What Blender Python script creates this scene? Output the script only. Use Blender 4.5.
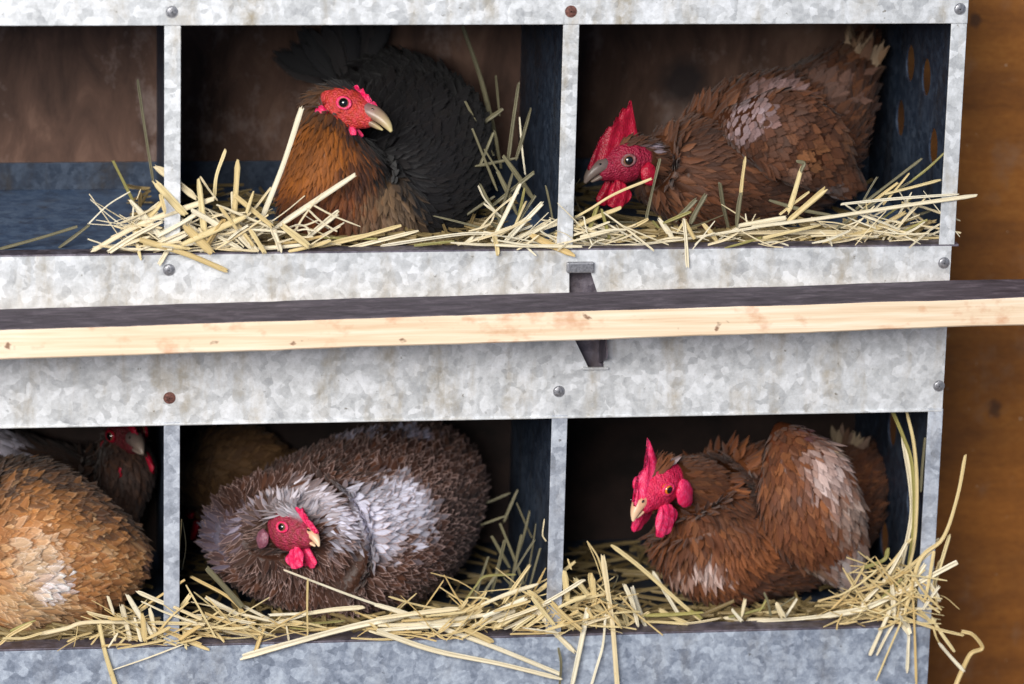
import bpy, bmesh, math, random
import numpy as np
from mathutils import Vector, Matrix
from mathutils.geometry import tessellate_polygon

for o in list(bpy.data.objects): bpy.data.objects.remove(o)
sc = bpy.context.scene
COL = sc.collection

# ------------------------------------------------------------------ camera
FPX = 3817.3
CAM = np.array([-0.4949, -2.8946, 0.5414]); YAW, PITCH, ROLL = 0.1559, 0.2659, 0.0261
_fw = np.array([math.sin(YAW)*math.cos(PITCH), math.cos(YAW)*math.cos(PITCH), -math.sin(PITCH)])
_rt0 = np.array([math.cos(YAW), -math.sin(YAW), 0.0]); _up0 = np.cross(_rt0, _fw)
RT = _rt0*math.cos(ROLL) + _up0*math.sin(ROLL)
UP = -_rt0*math.sin(ROLL) + _up0*math.cos(ROLL)
FW = _fw
cd = bpy.data.cameras.new('camera'); cam = bpy.data.objects.new('camera', cd); COL.objects.link(cam)
cam.matrix_world = Matrix(((RT[0], UP[0], -FW[0], CAM[0]), (RT[1], UP[1], -FW[1], CAM[1]), (RT[2], UP[2], -FW[2], CAM[2]), (0, 0, 0, 1)))
cd.sensor_width = 36.0; cd.lens = FPX/1024*36.0
cd.clip_start = 0.05; cd.clip_end = 50
cd.dof.use_dof = True; cd.dof.focus_distance = 3.03; cd.dof.aperture_fstop = 5.0
sc.camera = cam

def at(px, py, Y=0.0):
    """world point on the vertical plane y=Y seen at photo position (px,py)"""
    d = FW*FPX + RT*(px-512) - UP*(py-342)
    t = (Y-CAM[1])/d[1]
    return CAM + d*t
def atz(px, py, Z):
    d = FW*FPX + RT*(px-512) - UP*(py-342)
    return CAM + d*((Z-CAM[2])/d[2])
PX = 0.00078      # metres per photo pixel around the nest front

# ------------------------------------------------------------------ light
def lin(c):
    return tuple(((v/255)/12.92 if v/255 <= .04045 else ((v/255+.055)/1.055)**2.4) for v in c)
w = bpy.data.worlds.new('world'); sc.world = w; w.use_nodes = True
bg = w.node_tree.nodes['Background']; bg.inputs[0].default_value = (0.50, 0.68, 1.0, 1); bg.inputs[1].default_value = 0.28
def area(name, loc, target, sx, sy, power, col):
    ld = bpy.data.lights.new(name, 'AREA'); ld.shape = 'RECTANGLE'; ld.size = sx; ld.size_y = sy; ld.energy = power; ld.color = col
    o = bpy.data.objects.new(name, ld); COL.objects.link(o); o.location = loc
    o.rotation_euler = (Vector(target)-Vector(loc)).to_track_quat('-Z', 'Y').to_euler()
    return o
area('barn_door_daylight', (-2.2, -4.4, 1.85), (0, 0, -.2), 3.0, 2.3, 410, (1.0, .965, .91))
sc.view_settings.view_transform = 'Standard'; sc.view_settings.look = 'None'
sc.view_settings.exposure = 0.0; sc.view_settings.gamma = 1.0; sc.view_settings.use_curve_mapping = False

# ------------------------------------------------------------------ node helper
class NT:
    def __init__(s, name):
        s.m = bpy.data.materials.new(name); s.m.use_nodes = True; s.t = s.m.node_tree
        s.b = s.t.nodes['Principled BSDF']
    def n(s, typ, ins=None, **kw):
        nd = s.t.nodes.new(typ)
        for k, v in kw.items(): setattr(nd, k, v)
        for k, v in (ins or {}).items(): s.set(nd.inputs[k], v)
        return nd
    def set(s, inp, v):
        if hasattr(v, 'is_linked') or isinstance(v, bpy.types.NodeSocket): s.t.links.new(v, inp)
        elif isinstance(v, bpy.types.Node): s.t.links.new(v.outputs[0], inp)
        else: inp.default_value = v
    def math(s, op, a, b=0.0, c=0.0, clamp=False):
        nd = s.t.nodes.new('ShaderNodeMath'); nd.operation = op; nd.use_clamp = clamp
        s.set(nd.inputs[0], a); s.set(nd.inputs[1], b); s.set(nd.inputs[2], c); return nd.outputs[0]
    def noise(s, vec, scale, detail=4, rough=.55, dist=0.0):
        return s.n('ShaderNodeTexNoise', {'Vector': vec, 'Scale': scale, 'Detail': detail, 'Roughness': rough, 'Distortion': dist}).outputs['Fac']
    def rng(s, v, a, b, c=0.0, d=1.0):
        return s.n('ShaderNodeMapRange', {'Value': v, 'From Min': a, 'From Max': b, 'To Min': c, 'To Max': d}).outputs[0]
    def mix(s, f, a, b, mode='MIX'):
        nd = s.t.nodes.new('ShaderNodeMix'); nd.data_type = 'RGBA'; nd.blend_type = mode; nd.clamp_factor = True
        s.set(nd.inputs[0], f)
        for i, v in ((6, a), (7, b)):
            if isinstance(v, tuple) and len(v) == 3: v = (*v, 1)
            s.set(nd.inputs[i], v)
        return nd.outputs[2]
    def ramp(s, f, stops):
        nd = s.t.nodes.new('ShaderNodeValToRGB'); s.set(nd.inputs[0], f); e = nd.color_ramp.elements
        while len(e) < len(stops): e.new(.5)
        for q, (p, c) in zip(e, stops): q.position = p; q.color = (*c, 1)
        return nd.outputs[0]
    def pos(s): return s.n('ShaderNodeNewGeometry').outputs['Position']
    def map(s, v, scale=(1, 1, 1), loc=(0, 0, 0)):
        return s.n('ShaderNodeMapping', {'Vector': v, 'Scale': scale, 'Location': loc}).outputs[0]
    def bump(s, h, dist, strength=1.0):
        s.set(s.b.inputs['Normal'], s.n('ShaderNodeBump', {'Height': h, 'Distance': dist, 'Strength': strength}).outputs[0])
    def col(s, v): s.set(s.b.inputs['Base Color'], (*v, 1) if isinstance(v, tuple) and len(v) == 3 else v)
    def p(s, **kw):
        for k, v in kw.items(): s.set(s.b.inputs[k.replace('_', ' ')], v)

def galvanised(name, dark, mid, light, stain, metallic=.35, rough=.5, stain_amt=.75):
    k = NT(name); P = k.pos()
    nz = k.n('ShaderNodeTexNoise', {'Vector': P, 'Scale': 60, 'Detail': 3}).outputs['Color']
    sc1 = k.n('ShaderNodeVectorMath', {0: nz}, operation='SCALE'); sc1.inputs['Scale'].default_value = .014
    P3 = k.n('ShaderNodeVectorMath', {0: P, 1: sc1.outputs[0]}, operation='ADD').outputs[0]
    vor = k.n('ShaderNodeTexVoronoi', {'Vector': P3, 'Scale': 150}).outputs['Color']
    v = k.n('ShaderNodeSeparateColor', {0: vor}).outputs[0]
    vor2 = k.n('ShaderNodeTexVoronoi', {'Vector': P3, 'Scale': 95, 'Smoothness': .8}, feature='SMOOTH_F1').outputs['Color']
    v2 = k.n('ShaderNodeSeparateColor', {0: vor2}).outputs[1]
    f = k.math('ADD', k.math('MULTIPLY', v, .17), k.math('MULTIPLY', v2, .10))
    f = k.math('ADD', f, k.math('ADD', k.math('MULTIPLY', k.noise(P, 26, 7, .72), .62), k.math('MULTIPLY', k.noise(P, 210, 6, .78), .62)))
    c = k.ramp(f, [(.46, dark), (.69, mid), (.92, light)])
    # run-down stains: noise stretched vertically
    st = k.noise(k.map(P, (38, 38, 9)), 1.0, 5, .6)
    st = k.math('MULTIPLY', k.rng(st, .50, .70, 0, stain_amt), k.rng(k.noise(P, 90, 5, .7), .35, .6, .2, 1))
    c = k.mix(st, c, stain)
    sp = k.rng(k.noise(P, 170, 3, .6), .69, .76, 0, .7)
    c = k.mix(sp, c, tuple(x*.35 for x in stain))
    k.col(c); k.p(Metallic=metallic, Roughness=k.rng(v, 0, 1, rough-.08, rough+.12))
    k.bump(k.math('ADD', k.math('MULTIPLY', v, .3), k.noise(P, 300, 3)), .0006, .25)
    return k.m

M = {}
M['zinc'] = galvanised('galvanised_steel', lin((164, 166, 170)), lin((206, 208, 210)), lin((238, 240, 244)), lin((158, 140, 104)))
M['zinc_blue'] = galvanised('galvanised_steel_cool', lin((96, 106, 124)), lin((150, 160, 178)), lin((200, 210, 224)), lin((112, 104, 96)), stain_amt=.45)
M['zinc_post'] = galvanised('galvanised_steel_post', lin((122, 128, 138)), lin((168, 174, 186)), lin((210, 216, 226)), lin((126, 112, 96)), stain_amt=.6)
M['zinc_shaded'] = galvanised('galvanised_steel_shaded', lin((28, 36, 50)), lin((44, 56, 74)), lin((70, 82, 100)), lin((52, 46, 42)), metallic=.3, rough=.5, stain_amt=.8)  # inner sheets: nest shade and blue sky reflection put into the steel colour
M['zinc_floor'] = galvanised('galvanised_steel_floor_sky_tinted', lin((58, 76, 104)), lin((78, 100, 132)), lin((106, 126, 154)), lin((70, 66, 66)), metallic=.2, rough=.6, stain_amt=.7)  # floor sheet: blue of the reflected sky painted into the base colour
M['zinc_dirty'] = galvanised('galvanised_flange_dirty', lin((62, 58, 70)), lin((96, 90, 102)), lin((135, 128, 140)), lin((84, 66, 52)), stain_amt=.7)

def wood_wall():
    k = NT('brown_board'); P = k.pos()
    g = k.noise(k.map(P, (5, 5, 60)), 1.0, 8, .62, .6)
    big = k.noise(k.map(P, (7, 6, 14)), 1.0, 7, .68)
    fine = k.noise(k.map(P, (120, 90, 260)), 1.0, 6, .7)
    f = k.math('ADD', k.math('MULTIPLY', g, .5), k.math('MULTIPLY', fine, .5))
    c = k.ramp(f, [(.26, lin((124, 74, 20))), (.50, lin((162, 98, 32))), (.74, lin((188, 122, 50)))])
    c = k.mix(k.rng(big, .4, .62, 0, .6), c, lin((100, 58, 22)))
    # pale dust splashes
    d = k.rng(k.noise(k.map(P, (1, 1, .8)), 26, 5, .62), .56, .74, 0, .5)
    c = k.mix(d, c, lin((150, 118, 92)))
    sp = k.rng(k.noise(P, 140, 2, .5), .72, .76, 0, .8)
    c = k.mix(sp, c, lin((205, 180, 150)))
    # knots
    for kp, kr in ((at(995, 410, .278), .0085), (at(690, 60, .278), .02), (at(975, 20, .278), .007)):
        dd = k.n('ShaderNodeVectorMath', {0: P, 1: tuple(kp)}, operation='DISTANCE').outputs['Value']
        dd = k.math('ADD', dd, k.math('MULTIPLY', k.noise(P, 90, 2), .012))
        c = k.mix(k.rng(dd, kr*.5+.006, kr*1.15+.006, .7, 0), c, lin((52, 34, 26)))
    k.col(c); k.p(Roughness=.7); k.bump(f, .0015, .5); return k.m
M['wall'] = wood_wall()
def perch_mats():
    k = NT('sawn_pine_face'); P = k.pos()
    g = k.noise(k.map(P, (8, 60, 260)), 1.0, 6, .6, .4)
    c = k.ramp(g, [(.3, lin((222, 192, 158))), (.5, lin((240, 216, 186))), (.7, lin((250, 234, 212)))])
    r = k.rng(k.noise(k.map(P, (1, 1, 1.6)), 32, 4, .6), .56, .70, 0, .6)
    c = k.mix(r, c, lin((206, 140, 96)))
    c = k.mix(k.rng(k.noise(k.map(P, (1, 1, 1.4)), 60, 3, .5), .68, .73, 0, .85), c, lin((120, 78, 52)))
    k.col(c); k.p(Roughness=.75); k.bump(g, .001, .5); a = k.m
    k = NT('soiled_perch_top'); P = k.pos()
    g = k.noise(k.map(P, (38, 110, 110)), 1.0, 7, .7, .5)
    c = k.ramp(g, [(.3, lin((62, 54, 60))), (.52, lin((94, 84, 92))), (.75, lin((140, 128, 136)))])
    k.col(c); k.p(Roughness=.85); k.bump(g, .002, .7); b = k.m
    return a, b
M['pine'], M['pine_top'] = perch_mats()
def simple(name, c, rough=.6, metallic=0.0, nz=60, amt=.25, bump=.0004, **kw):
    k = NT(name); P = k.pos(); f = k.noise(P, nz, 4, .6)
    k.col(k.mix(k.rng(f, .35, .65, 0, 1), tuple(x*(1-amt) for x in c), tuple(min(1, x*(1+amt)) for x in c)))
    k.p(Roughness=rough, Metallic=metallic, **kw); k.bump(f, bump, .5); return k.m
M['rust'] = simple('rusty_bolt', lin((112, 74, 66)), .7, .3, 500, .5)
M['bolt'] = simple('zinc_bolt', lin((150, 150, 155)), .4, .6, 500, .3)
D_ = .2745
def nest_back():
    k = NT('soiled_shaded_nest_board'); P = k.pos()  # soiled wood, its tone also lowered to paint in the nest's shade
    g = k.noise(k.map(P, (30, 20, 12)), 1.0, 6, .62, .5)
    c = k.ramp(g, [(.3, lin((62, 43, 35))), (.52, lin((96, 70, 58))), (.72, lin((130, 100, 84)))])
    d = k.rng(k.noise(k.map(P, (1, 1, .7)), 20, 6, .66), .54, .70, 0, .75)
    c = k.mix(d, c, lin((156, 138, 132)))
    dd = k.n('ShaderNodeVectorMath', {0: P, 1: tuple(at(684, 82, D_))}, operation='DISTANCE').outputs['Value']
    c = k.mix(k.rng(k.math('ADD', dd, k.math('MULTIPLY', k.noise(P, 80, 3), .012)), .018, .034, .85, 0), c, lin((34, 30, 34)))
    k.col(c); k.p(Roughness=.8); k.bump(g, .001, .5); return k.m
M['back'] = nest_back()
M['back_low'] = simple('shaded_nest_board', lin((44, 30, 26)), .8, 0, 30, .5, .001)  # lower back board: shade inside the nests put into its colour
M['floor'] = simple('trodden_earth', lin((92, 74, 58)), .95, 0, 8, .35, .01)

# ------------------------------------------------------------------ mesh helpers
def tag(o, label=None, cat=None, group=None, kind=None):
    if label: o['label'] = label
    if cat: o['category'] = cat
    if group: o['group'] = group
    if kind: o['kind'] = kind
    return o
def link(name, me, mats, parent=None):
    o = bpy.data.objects.new(name, me); COL.objects.link(o)
    for m in (mats if isinstance(mats, (list, tuple)) else [mats]): me.materials.append(m)
    if parent: o.parent = parent
    return o
def pym(name, vs, fs, mats, parent=None, smooth=False, fm=None):
    me = bpy.data.meshes.new(name); me.from_pydata([tuple(v) for v in vs], [], [tuple(int(i) for i in f) for f in fs]); me.update()
    o = link(name, me, mats, parent)
    if fm is not None: me.polygons.foreach_set('material_index', np.array(fm, dtype=np.int32))
    if smooth: me.polygons.foreach_set('use_smooth', [True]*len(me.polygons))
    return o
def empty(name, loc=(0, 0, 0)):
    o = bpy.data.objects.new(name, None); COL.objects.link(o); o.location = loc; o.empty_display_size = .05
    bpy.context.view_layer.update(); return o
def boxbm(boxes, bev=0.0006):
    bm = bmesh.new()
    for (x0, y0, z0), (x1, y1, z1) in boxes:
        r = bmesh.ops.create_cube(bm, size=1)
        bmesh.ops.transform(bm, verts=r['verts'], matrix=Matrix.Translation(((x0+x1)/2, (y0+y1)/2, (z0+z1)/2)) @ Matrix.Diagonal((abs(x1-x0), abs(y1-y0), abs(z1-z0), 1)))
    if bev: bmesh.ops.bevel(bm, geom=bm.edges[:], offset=bev, segments=2, affect='EDGES', profile=.6)
    return bm
def bmo(name, bm, mats, parent=None, smooth=False):
    me = bpy.data.meshes.new(name); bm.to_mesh(me); bm.free()
    o = link(name, me, mats, parent)
    if smooth: me.polygons.foreach_set('use_smooth', [True]*len(me.polygons))
    return o
def plate(name, loops, fn, th, mats, parent=None):
    """flat sheet with holes: loops of 2-D points (first the outline), fn maps them to 3-D, th = thickness vector"""
    tris = tessellate_polygon([[Vector((a, b, 0)) for a, b in L] for L in loops])
    flat = [p for L in loops for p in L]; n = len(flat)
    A = [np.array(fn(*p)) for p in flat]; vs = A + [a+np.array(th) for a in A]
    fs = [list(t) for t in tris] + [[i+n for i in reversed(t)] for t in tris]
    k = 0
    for L in loops:
        for i in range(len(L)):
            a, b = k+i, k+(i+1) % len(L); fs.append([a, b, b+n, a+n])
        k += len(L)
    o = pym(name, vs, fs, mats, parent)
    bm = bmesh.new(); bm.from_mesh(o.data); bmesh.ops.recalc_face_normals(bm, faces=bm.faces); bm.to_mesh(o.data); bm.free()
    return o
def oval(cx, cy, rx, ry, n=20): return [(cx+rx*math.cos(2*math.pi*i/n), cy+ry*math.sin(2*math.pi*i/n)) for i in range(n)]

# ------------------------------------------------------------------ setting
D = 0.278                      # depth of the nests
ZT, ZL, ZF, ZB = 0.0, -0.1816, -0.3199, -0.5051
XP = [-0.62, -0.31, 0.0]; XR = 0.3175; XLFT = -0.6265
wl = bmo('wall_back', boxbm([((-1.6, D+.001, -1.15), (1.8, D+.03, .75))], .001), M['wall']); tag(wl, kind='structure')
fl = bmo('floor', boxbm([((-1.6, -2.4, -1.17), (1.8, D+.03, -1.15))], 0), M['floor']); tag(fl, kind='structure')

# ------------------------------------------------------------------ nest box
nb = empty('nest_box', (0, 0, -.6))
tag(nb, 'galvanised steel bank of hen nest boxes in two rows fixed to the brown wall', 'nest box')
def part(name, boxes, mat, bev=.0006, parent=nb):
    o = bmo(name, boxbm(boxes, bev), mat); setpar(o, parent); return o
def setpar(o, p):
    bpy.context.view_layer.update()
    o.parent = p; o.matrix_parent_inverse = p.matrix_world.inverted()
T = .0016
part('top_rail', [((XLFT, -.0035, ZT), (XR, -.0015, .058)), ((XLFT, -.0015, ZT), (XR, .012, ZT+.0016))], M['zinc'])
part('roof_panel', [((XLFT, -.003, .058), (XR, D, .0605))], M['zinc'])
FZU = ZL-.004 - .0; FZL = ZB-.004
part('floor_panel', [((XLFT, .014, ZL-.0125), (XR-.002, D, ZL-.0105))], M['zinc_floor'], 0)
part('floor_panel', [((XLFT, .014, ZB-.0125), (XR-.002, D, ZB-.0105))], M['zinc_shaded'], 0)
part('ceiling_panel', [((XLFT, .006, ZF+.004), (XR-.002, D, ZF+.0055))], M['zinc_shaded'], 0)
part('ceiling_panel', [((XLFT, .0, ZT+.018), (XR-.002, D, ZT+.0195))], M['zinc_shaded'], 0)
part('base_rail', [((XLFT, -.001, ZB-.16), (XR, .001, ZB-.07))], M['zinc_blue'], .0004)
# front sheet between the rows, with the punched bracket slot
def q(px, py): p = at(px, py, 0); return (p[0], p[2])
slot = [q(569, 270), q(590, 270), q(597, 292), q(603, 340), q(603.5, 367), q(588, 367), q(575, 340), q(569, 318)]
sheet = [(XLFT, ZL), (XLFT, ZF), (XR-.002, ZF), (XR-.002, ZL)]
o = plate('front_sheet', [sheet, slot], lambda x, z: (x, -.0012, z), (0, T, 0), M['zinc']); setpar(o, nb)
# overlap seam of the two sheet lengths
# folded tab and bracket arm carrying the perch
a = at(566, 261, 0); b = at(593, 270, 0)
part('bracket_tab', [((a[0], -.006, b[2]-.001), (b[0], -.0012, a[2]))], M['bolt'], .0012)
br = [(-.002, at(590, 274, 0)[2]), (-.002, at(590, 366, 0)[2]), (-.012, at(590, 366, 0)[2]), (-.040, at(590, 352, 0)[2]), (-.040, at(590, 346, 0)[2]), (-.012, at(590, 300, 0)[2]), (-.008, at(590, 280, 0)[2])]
xb = at(601, 340, 0)[0]
o = plate('perch_bracket', [[(y+.02, z) for y, z in br]], lambda y, z: (xb+.001, y-.0, z), (.0012, 0, 0), M['zinc_dirty']); setpar(o, nb)
a = at(582, 366.5, 0); b = at(604, 368.5, 0)
part('slot_edge', [((a[0], -.004, b[2]), (b[0]+.003, -.001, a[2]))], M['zinc'], .0004)
# dark inside of the slot: it opens into the hollow between the rows
part('backing_strip', [((XLFT, .014, ZL-.0125), (XR-.002, .0155, ZF+.004))], M['zinc_dirty'], 0)
# lips
part('lip_flange', [((XLFT, -.0012, ZL-.0006), (XR+.004, .016, ZL+.0012))], M['zinc_dirty'], .0005)
part('lip_flange', [((XLFT, -.0012, ZB-.0006), (XR+.000, .020, ZB+.0012))], M['zinc_dirty'], .0005)
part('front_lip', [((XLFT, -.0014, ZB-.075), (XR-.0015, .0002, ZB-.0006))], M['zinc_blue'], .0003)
part('front_lip_back', [((XLFT, .0185, ZB-.0125), (XR-.002, .020, ZB))], M['zinc_shaded'], 0)
part('hem', [((XLFT, -.0026, ZF-.0002), (XR-.002, .006, ZF+.0016))], M['zinc'], .0006)
# posts and partitions
hw = .0063
def post(x0, x1, z0, z1, mat, side_mat, holes=(), xin=None, seat=.0):
    part('post', [((x0, -.0022, z0), (x1, -.0004, z1))], mat, .0004)
def partition(xc, z0, z1, holes=()):
    loops = [[(0, z0), (D-.001, z0), (D-.001, z1), (0, z1)]] + [oval(*h) for h in holes]
    o = plate('partition', loops, lambda y, z: (xc-.0008, y, z), (.0016, 0, 0), M['zinc_shaded']); setpar(o, nb)
    return o
def holes_for(xc, pts, rx=.0140, ry=.0158):
    out = []
    for px, py in pts:
        d = FW*FPX + RT*(px-512) - UP*(py-342); t = (xc-CAM[0])/d[0]; p = CAM+d*t
        if .015 < p[1] < D-.015: out.append((p[1], p[2], rx, ry))
    return out
for x in XP:
    post(x-hw, x+hw, ZL+.0012, ZT+.002, M['zinc'], None)
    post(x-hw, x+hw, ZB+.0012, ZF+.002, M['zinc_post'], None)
    partition(x+hw-.001 if x < -.5 else x+hw-.0012, ZL-.01, ZT+.018)
    partition(x+hw-.0012, ZB-.01, ZF+.004)
post(XR-.0127, XR, ZL+.0012, ZT+.002, M['zinc'], None)
post(XR-.0138, XR-.0015, ZB+.0012, ZF+.002, M['zinc_post'], None)
H1 = holes_for(XR-.003, [(911, 63), (927, 77), (901, 118), (934, 147)])
H2 = holes_for(XR-.003, [(893, 428), (881, 474), (885, 540), (912, 500)])
print('holes', H1, H2)
partition(XR-.003, ZL-.01, ZT+.018, H1)
partition(XR-.003, ZB-.01, ZF+.004, H2)
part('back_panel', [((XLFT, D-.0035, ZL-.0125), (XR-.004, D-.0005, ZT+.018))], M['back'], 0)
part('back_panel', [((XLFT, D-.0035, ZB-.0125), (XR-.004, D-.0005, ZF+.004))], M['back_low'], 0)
part('back_rail', [((XLFT, D-.0060, ZL-.0105), (XR-.004, D-.0036, at(80, 161, D)[2]))], M['zinc_shaded'], .0004)
# bolts
def bolt(px, py, r, mat, ys=-.002):
    c = at(px, py, ys); bm = bmesh.new()
    bmesh.ops.create_uvsphere(bm, u_segments=16, v_segments=8, radius=r)
    bmesh.ops.scale(bm, vec=(1, .28, 1), verts=bm.verts)
    # washer
    r2 = bmesh.ops.create_cone(bm, cap_ends=True, segments=20, radius1=r*1.18, radius2=r*1.1, depth=.0008)
    bmesh.ops.rotate(bm, cent=(0, 0, 0), matrix=Matrix.Rotation(math.pi/2, 3, 'X'), verts=r2['verts'])
    # slot ridge of the head
    for sx, sz in ((r*1.1, r*.22), (r*.22, r*1.1)):
        r3 = bmesh.ops.create_cube(bm, size=1); bmesh.ops.scale(bm, vec=(sx, r*.25, sz), verts=r3['verts']); bmesh.ops.translate(bm, vec=(0, -r*.22, 0), verts=r3['verts'])
    bmesh.ops.translate(bm, vec=tuple(c), verts=bm.verts)
    o = bmo('bolt', bm, mat); setpar(o, nb); return o
for px, py, m, ys in ((172, 12, 'bolt', -.0036), (571, 11.5, 'rust', -.0036), (960, 9, 'bolt', -.0036), (169, 270, 'bolt', -.0014), (944, 263, 'bolt', -.0014),
                  (169.5, 398, 'rust', -.0014), (559, 391.5, 'bolt', -.0014), (939, 386, 'bolt', -.0014)):
    b_ = bolt(px, py, .0042, M[m], ys)
    if m == 'rust': b_['label'] = 'rusty brown bolt head'

# ------------------------------------------------------------------ perch
def perch():
    L0, L1 = -.66, .62
    # corners solved from the photograph: top back edge, top front edge, lower front edge at both ends of the frame
    def line(pa, pb, Ya, Yb):
        A = at(*pa, Ya); B = at(*pb, Yb); d = (B-A)/(B[0]-A[0])
        return lambda x: A + d*(x-A[0])
    yb0, yb1 = -.020, -.016
    back = line((0, 309), (1024, 278.5), yb0, yb1)
    zt0, zt1 = at(0, 309, yb0)[2], at(1024, 278.5, yb1)[2]
    A = atz(0, 329.5, zt0); B = atz(1024, 297, zt1); d = (B-A)/(B[0]-A[0]); front = lambda x: A + d*(x-A[0])
    C0 = at(0, 360, A[1]); C1 = at(1024, 325.5, B[1]); d2 = (C1-C0)/(C1[0]-C0[0]); low = lambda x: C0 + d2*(x-C0[0])
    rng = np.random.default_rng(4); vs = []; N = 120
    w1 = np.convolve(rng.normal(0, 1, N+9), np.ones(8)/8, 'same'); w2 = np.convolve(rng.normal(0, 1, N+9), np.ones(6)/6, 'same')
    for i in range(N+1):
        x = L0+(L1-L0)*i/N
        b_, f_, l_ = back(x), front(x), low(x)
        b_ = b_+np.array([0, 0, w2[i]*.0006]); f_ = f_+np.array([0, w1[i]*.0005, w1[i]*.0006]); l_ = l_+np.array([0, 0, w2[i]*.0006])
        lb = np.array([b_[0], b_[1], l_[2]])
        e = .0012
        ring = [b_+np.array([0, -e, 0]), f_+np.array([0, e, 0]), f_+np.array([0, e*.2, -e*.4]), f_+np.array([0, 0, -e]), l_+np.array([0, 0, e]), l_+np.array([0, e, 0]), lb+np.array([0, -e, 0]), lb+np.array([0, 0, e]), b_+np.array([0, 0, -e])]
        vs += [np.array([x, r_[1], r_[2]]) for r_ in ring]
    fs = []; fm = []
    for i in range(N):
        for j in range(9):
            k = (j+1) % 9; fs.append([i*9+j, (i+1)*9+j, (i+1)*9+k, i*9+k]); fm.append(1 if j in (0, 1, 8) else 0)
    fs.append(list(range(9))); fm.append(0); fs.append([N*9+j for j in reversed(range(9))]); fm.append(0)
    o = pym('perch_rail', vs, fs, [M['pine'], M['pine_top']], None, fm=fm)
    bm = bmesh.new(); bm.from_mesh(o.data); bmesh.ops.recalc_face_normals(bm, faces=bm.faces); bm.to_mesh(o.data); bm.free()
    print('perch', back(0), front(0), low(0))
    tag(o, 'long pale pine perch rail with soiled dark top running across the metal front', 'perch')
perch()
# ------------------------------------------------------------------ hens
def feather_material():
    k = NT('feather')
    fc = k.n('ShaderNodeAttribute', attribute_name='fcol').outputs['Color']
    ec = k.n('ShaderNodeAttribute', attribute_name='ecol').outputs['Color']
    uv = k.n('ShaderNodeAttribute', attribute_name='fuv').outputs['Vector']
    s = k.n('ShaderNodeSeparateXYZ', {0: uv}); u, v, rnd = s.outputs
    au = k.math('ABSOLUTE', u)
    tipv = k.math('MAXIMUM', k.math('DIVIDE', k.math('SUBTRACT', v, .55), .45), 0)
    d = k.math('SQRT', k.math('ADD', k.math('MULTIPLY', au, au), k.math('MULTIPLY', tipv, tipv)))
    q = k.math('ADD', k.math('MULTIPLY', v, 26), k.math('ADD', k.math('MULTIPLY', au, -9), k.math('MULTIPLY', rnd, 40)))
    cv = k.n('ShaderNodeCombineXYZ', {0: q, 1: k.math('MULTIPLY', u, 1.4), 2: k.math('MULTIPLY', rnd, 91)}).outputs[0]
    barb = k.noise(cv, 1.3, 3, .65)
    d = k.math('ADD', d, k.math('MULTIPLY', k.math('SUBTRACT', barb, .5), .35))
    m = k.rng(d, .62, .92)
    c = k.mix(m, fc, ec)
    # pale shaft
    sh = k.math('MULTIPLY', k.rng(au, 0, .10, 1, 0), k.rng(v, .2, .95, .5, 0))
    fb = k.n('ShaderNodeVectorMath', {0: fc}, operation='SCALE'); fb.inputs['Scale'].default_value = 1.7
    c = k.mix(sh, c, fb.outputs[0])
    br = k.rng(barb, .25, .75, .74, 1.26)
    c = k.n('ShaderNodeVectorMath', {0: c, 1: k.n('ShaderNodeCombineXYZ', {0: br, 1: br, 2: br}).outputs[0]}, operation='MULTIPLY').outputs[0]
    k.col(c); k.p(Roughness=.62, Sheen_Weight=.12, Specular_IOR_Level=.35)
    fray = k.noise(k.n('ShaderNodeCombineXYZ', {0: k.math('ADD', k.math('MULTIPLY', v, 34), k.math('ADD', k.math('MULTIPLY', au, -14), k.math('MULTIPLY', rnd, 70))), 1: k.math('MULTIPLY', u, .8), 2: k.math('MULTIPLY', rnd, 33)}).outputs[0], 1.0, 2, .6)
    dd = k.math('SQRT', k.math('ADD', k.math('MULTIPLY', au, au), k.math('MULTIPLY', tipv, tipv)))
    k.p(Alpha=k.rng(k.math('SUBTRACT', dd, k.math('MULTIPLY', fray, 1.1)), .26, .50, 1, 0))
    k.bump(barb, .0006, .5); return k.m
M['feather'] = feather_material()
def skin_material():
    k = NT('hen_skin'); P = k.pos()
    at0 = k.n('ShaderNodeAttribute', attribute_name='fcol'); fc = at0.outputs['Color']; fm_ = at0.outputs['Alpha']
    v = k.n('ShaderNodeTexVoronoi', {'Vector': P, 'Scale': 620, 'Randomness': 1.0}).outputs['Distance']
    nz = k.noise(P, 380, 4, .6)
    br = k.math('MULTIPLY', k.rng(v, 0, .9, 1.15, .72), k.rng(nz, .3, .7, .8, 1.2))
    c = k.n('ShaderNodeVectorMath', {0: fc, 1: k.n('ShaderNodeCombineXYZ', {0: br, 1: br, 2: br}).outputs[0]}, operation='MULTIPLY').outputs[0]
    k.col(c); k.p(Roughness=.5, Subsurface_Weight=.0, Specular_IOR_Level=.4)
    k.bump(k.math('MULTIPLY', k.math('SUBTRACT', nz, v), k.rng(fm_, 0, 1, .15, 1)), .0012, .8); return k.m
M['skin'] = skin_material()
def flesh(name, c, c2, rough=.42):
    k = NT(name); P = k.pos()
    v = k.n('ShaderNodeTexVoronoi', {'Vector': P, 'Scale': 760}).outputs['Distance']
    nz = k.noise(P, 220, 4, .6)
    k.col(k.mix(k.rng(nz, .38, .68), c, c2)); k.p(Roughness=rough, Subsurface_Weight=.15, Subsurface_Scale=.004, Specular_IOR_Level=.45)
    k.bump(k.math('SUBTRACT', nz, v), .0007, .6); return k.m
M['comb_red'] = flesh('red_comb_skin', lin((196, 16, 40)), lin((226, 44, 70)))
M['comb_pink'] = flesh('pink_comb_skin', lin((226, 22, 84)), lin((240, 78, 126)))
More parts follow.
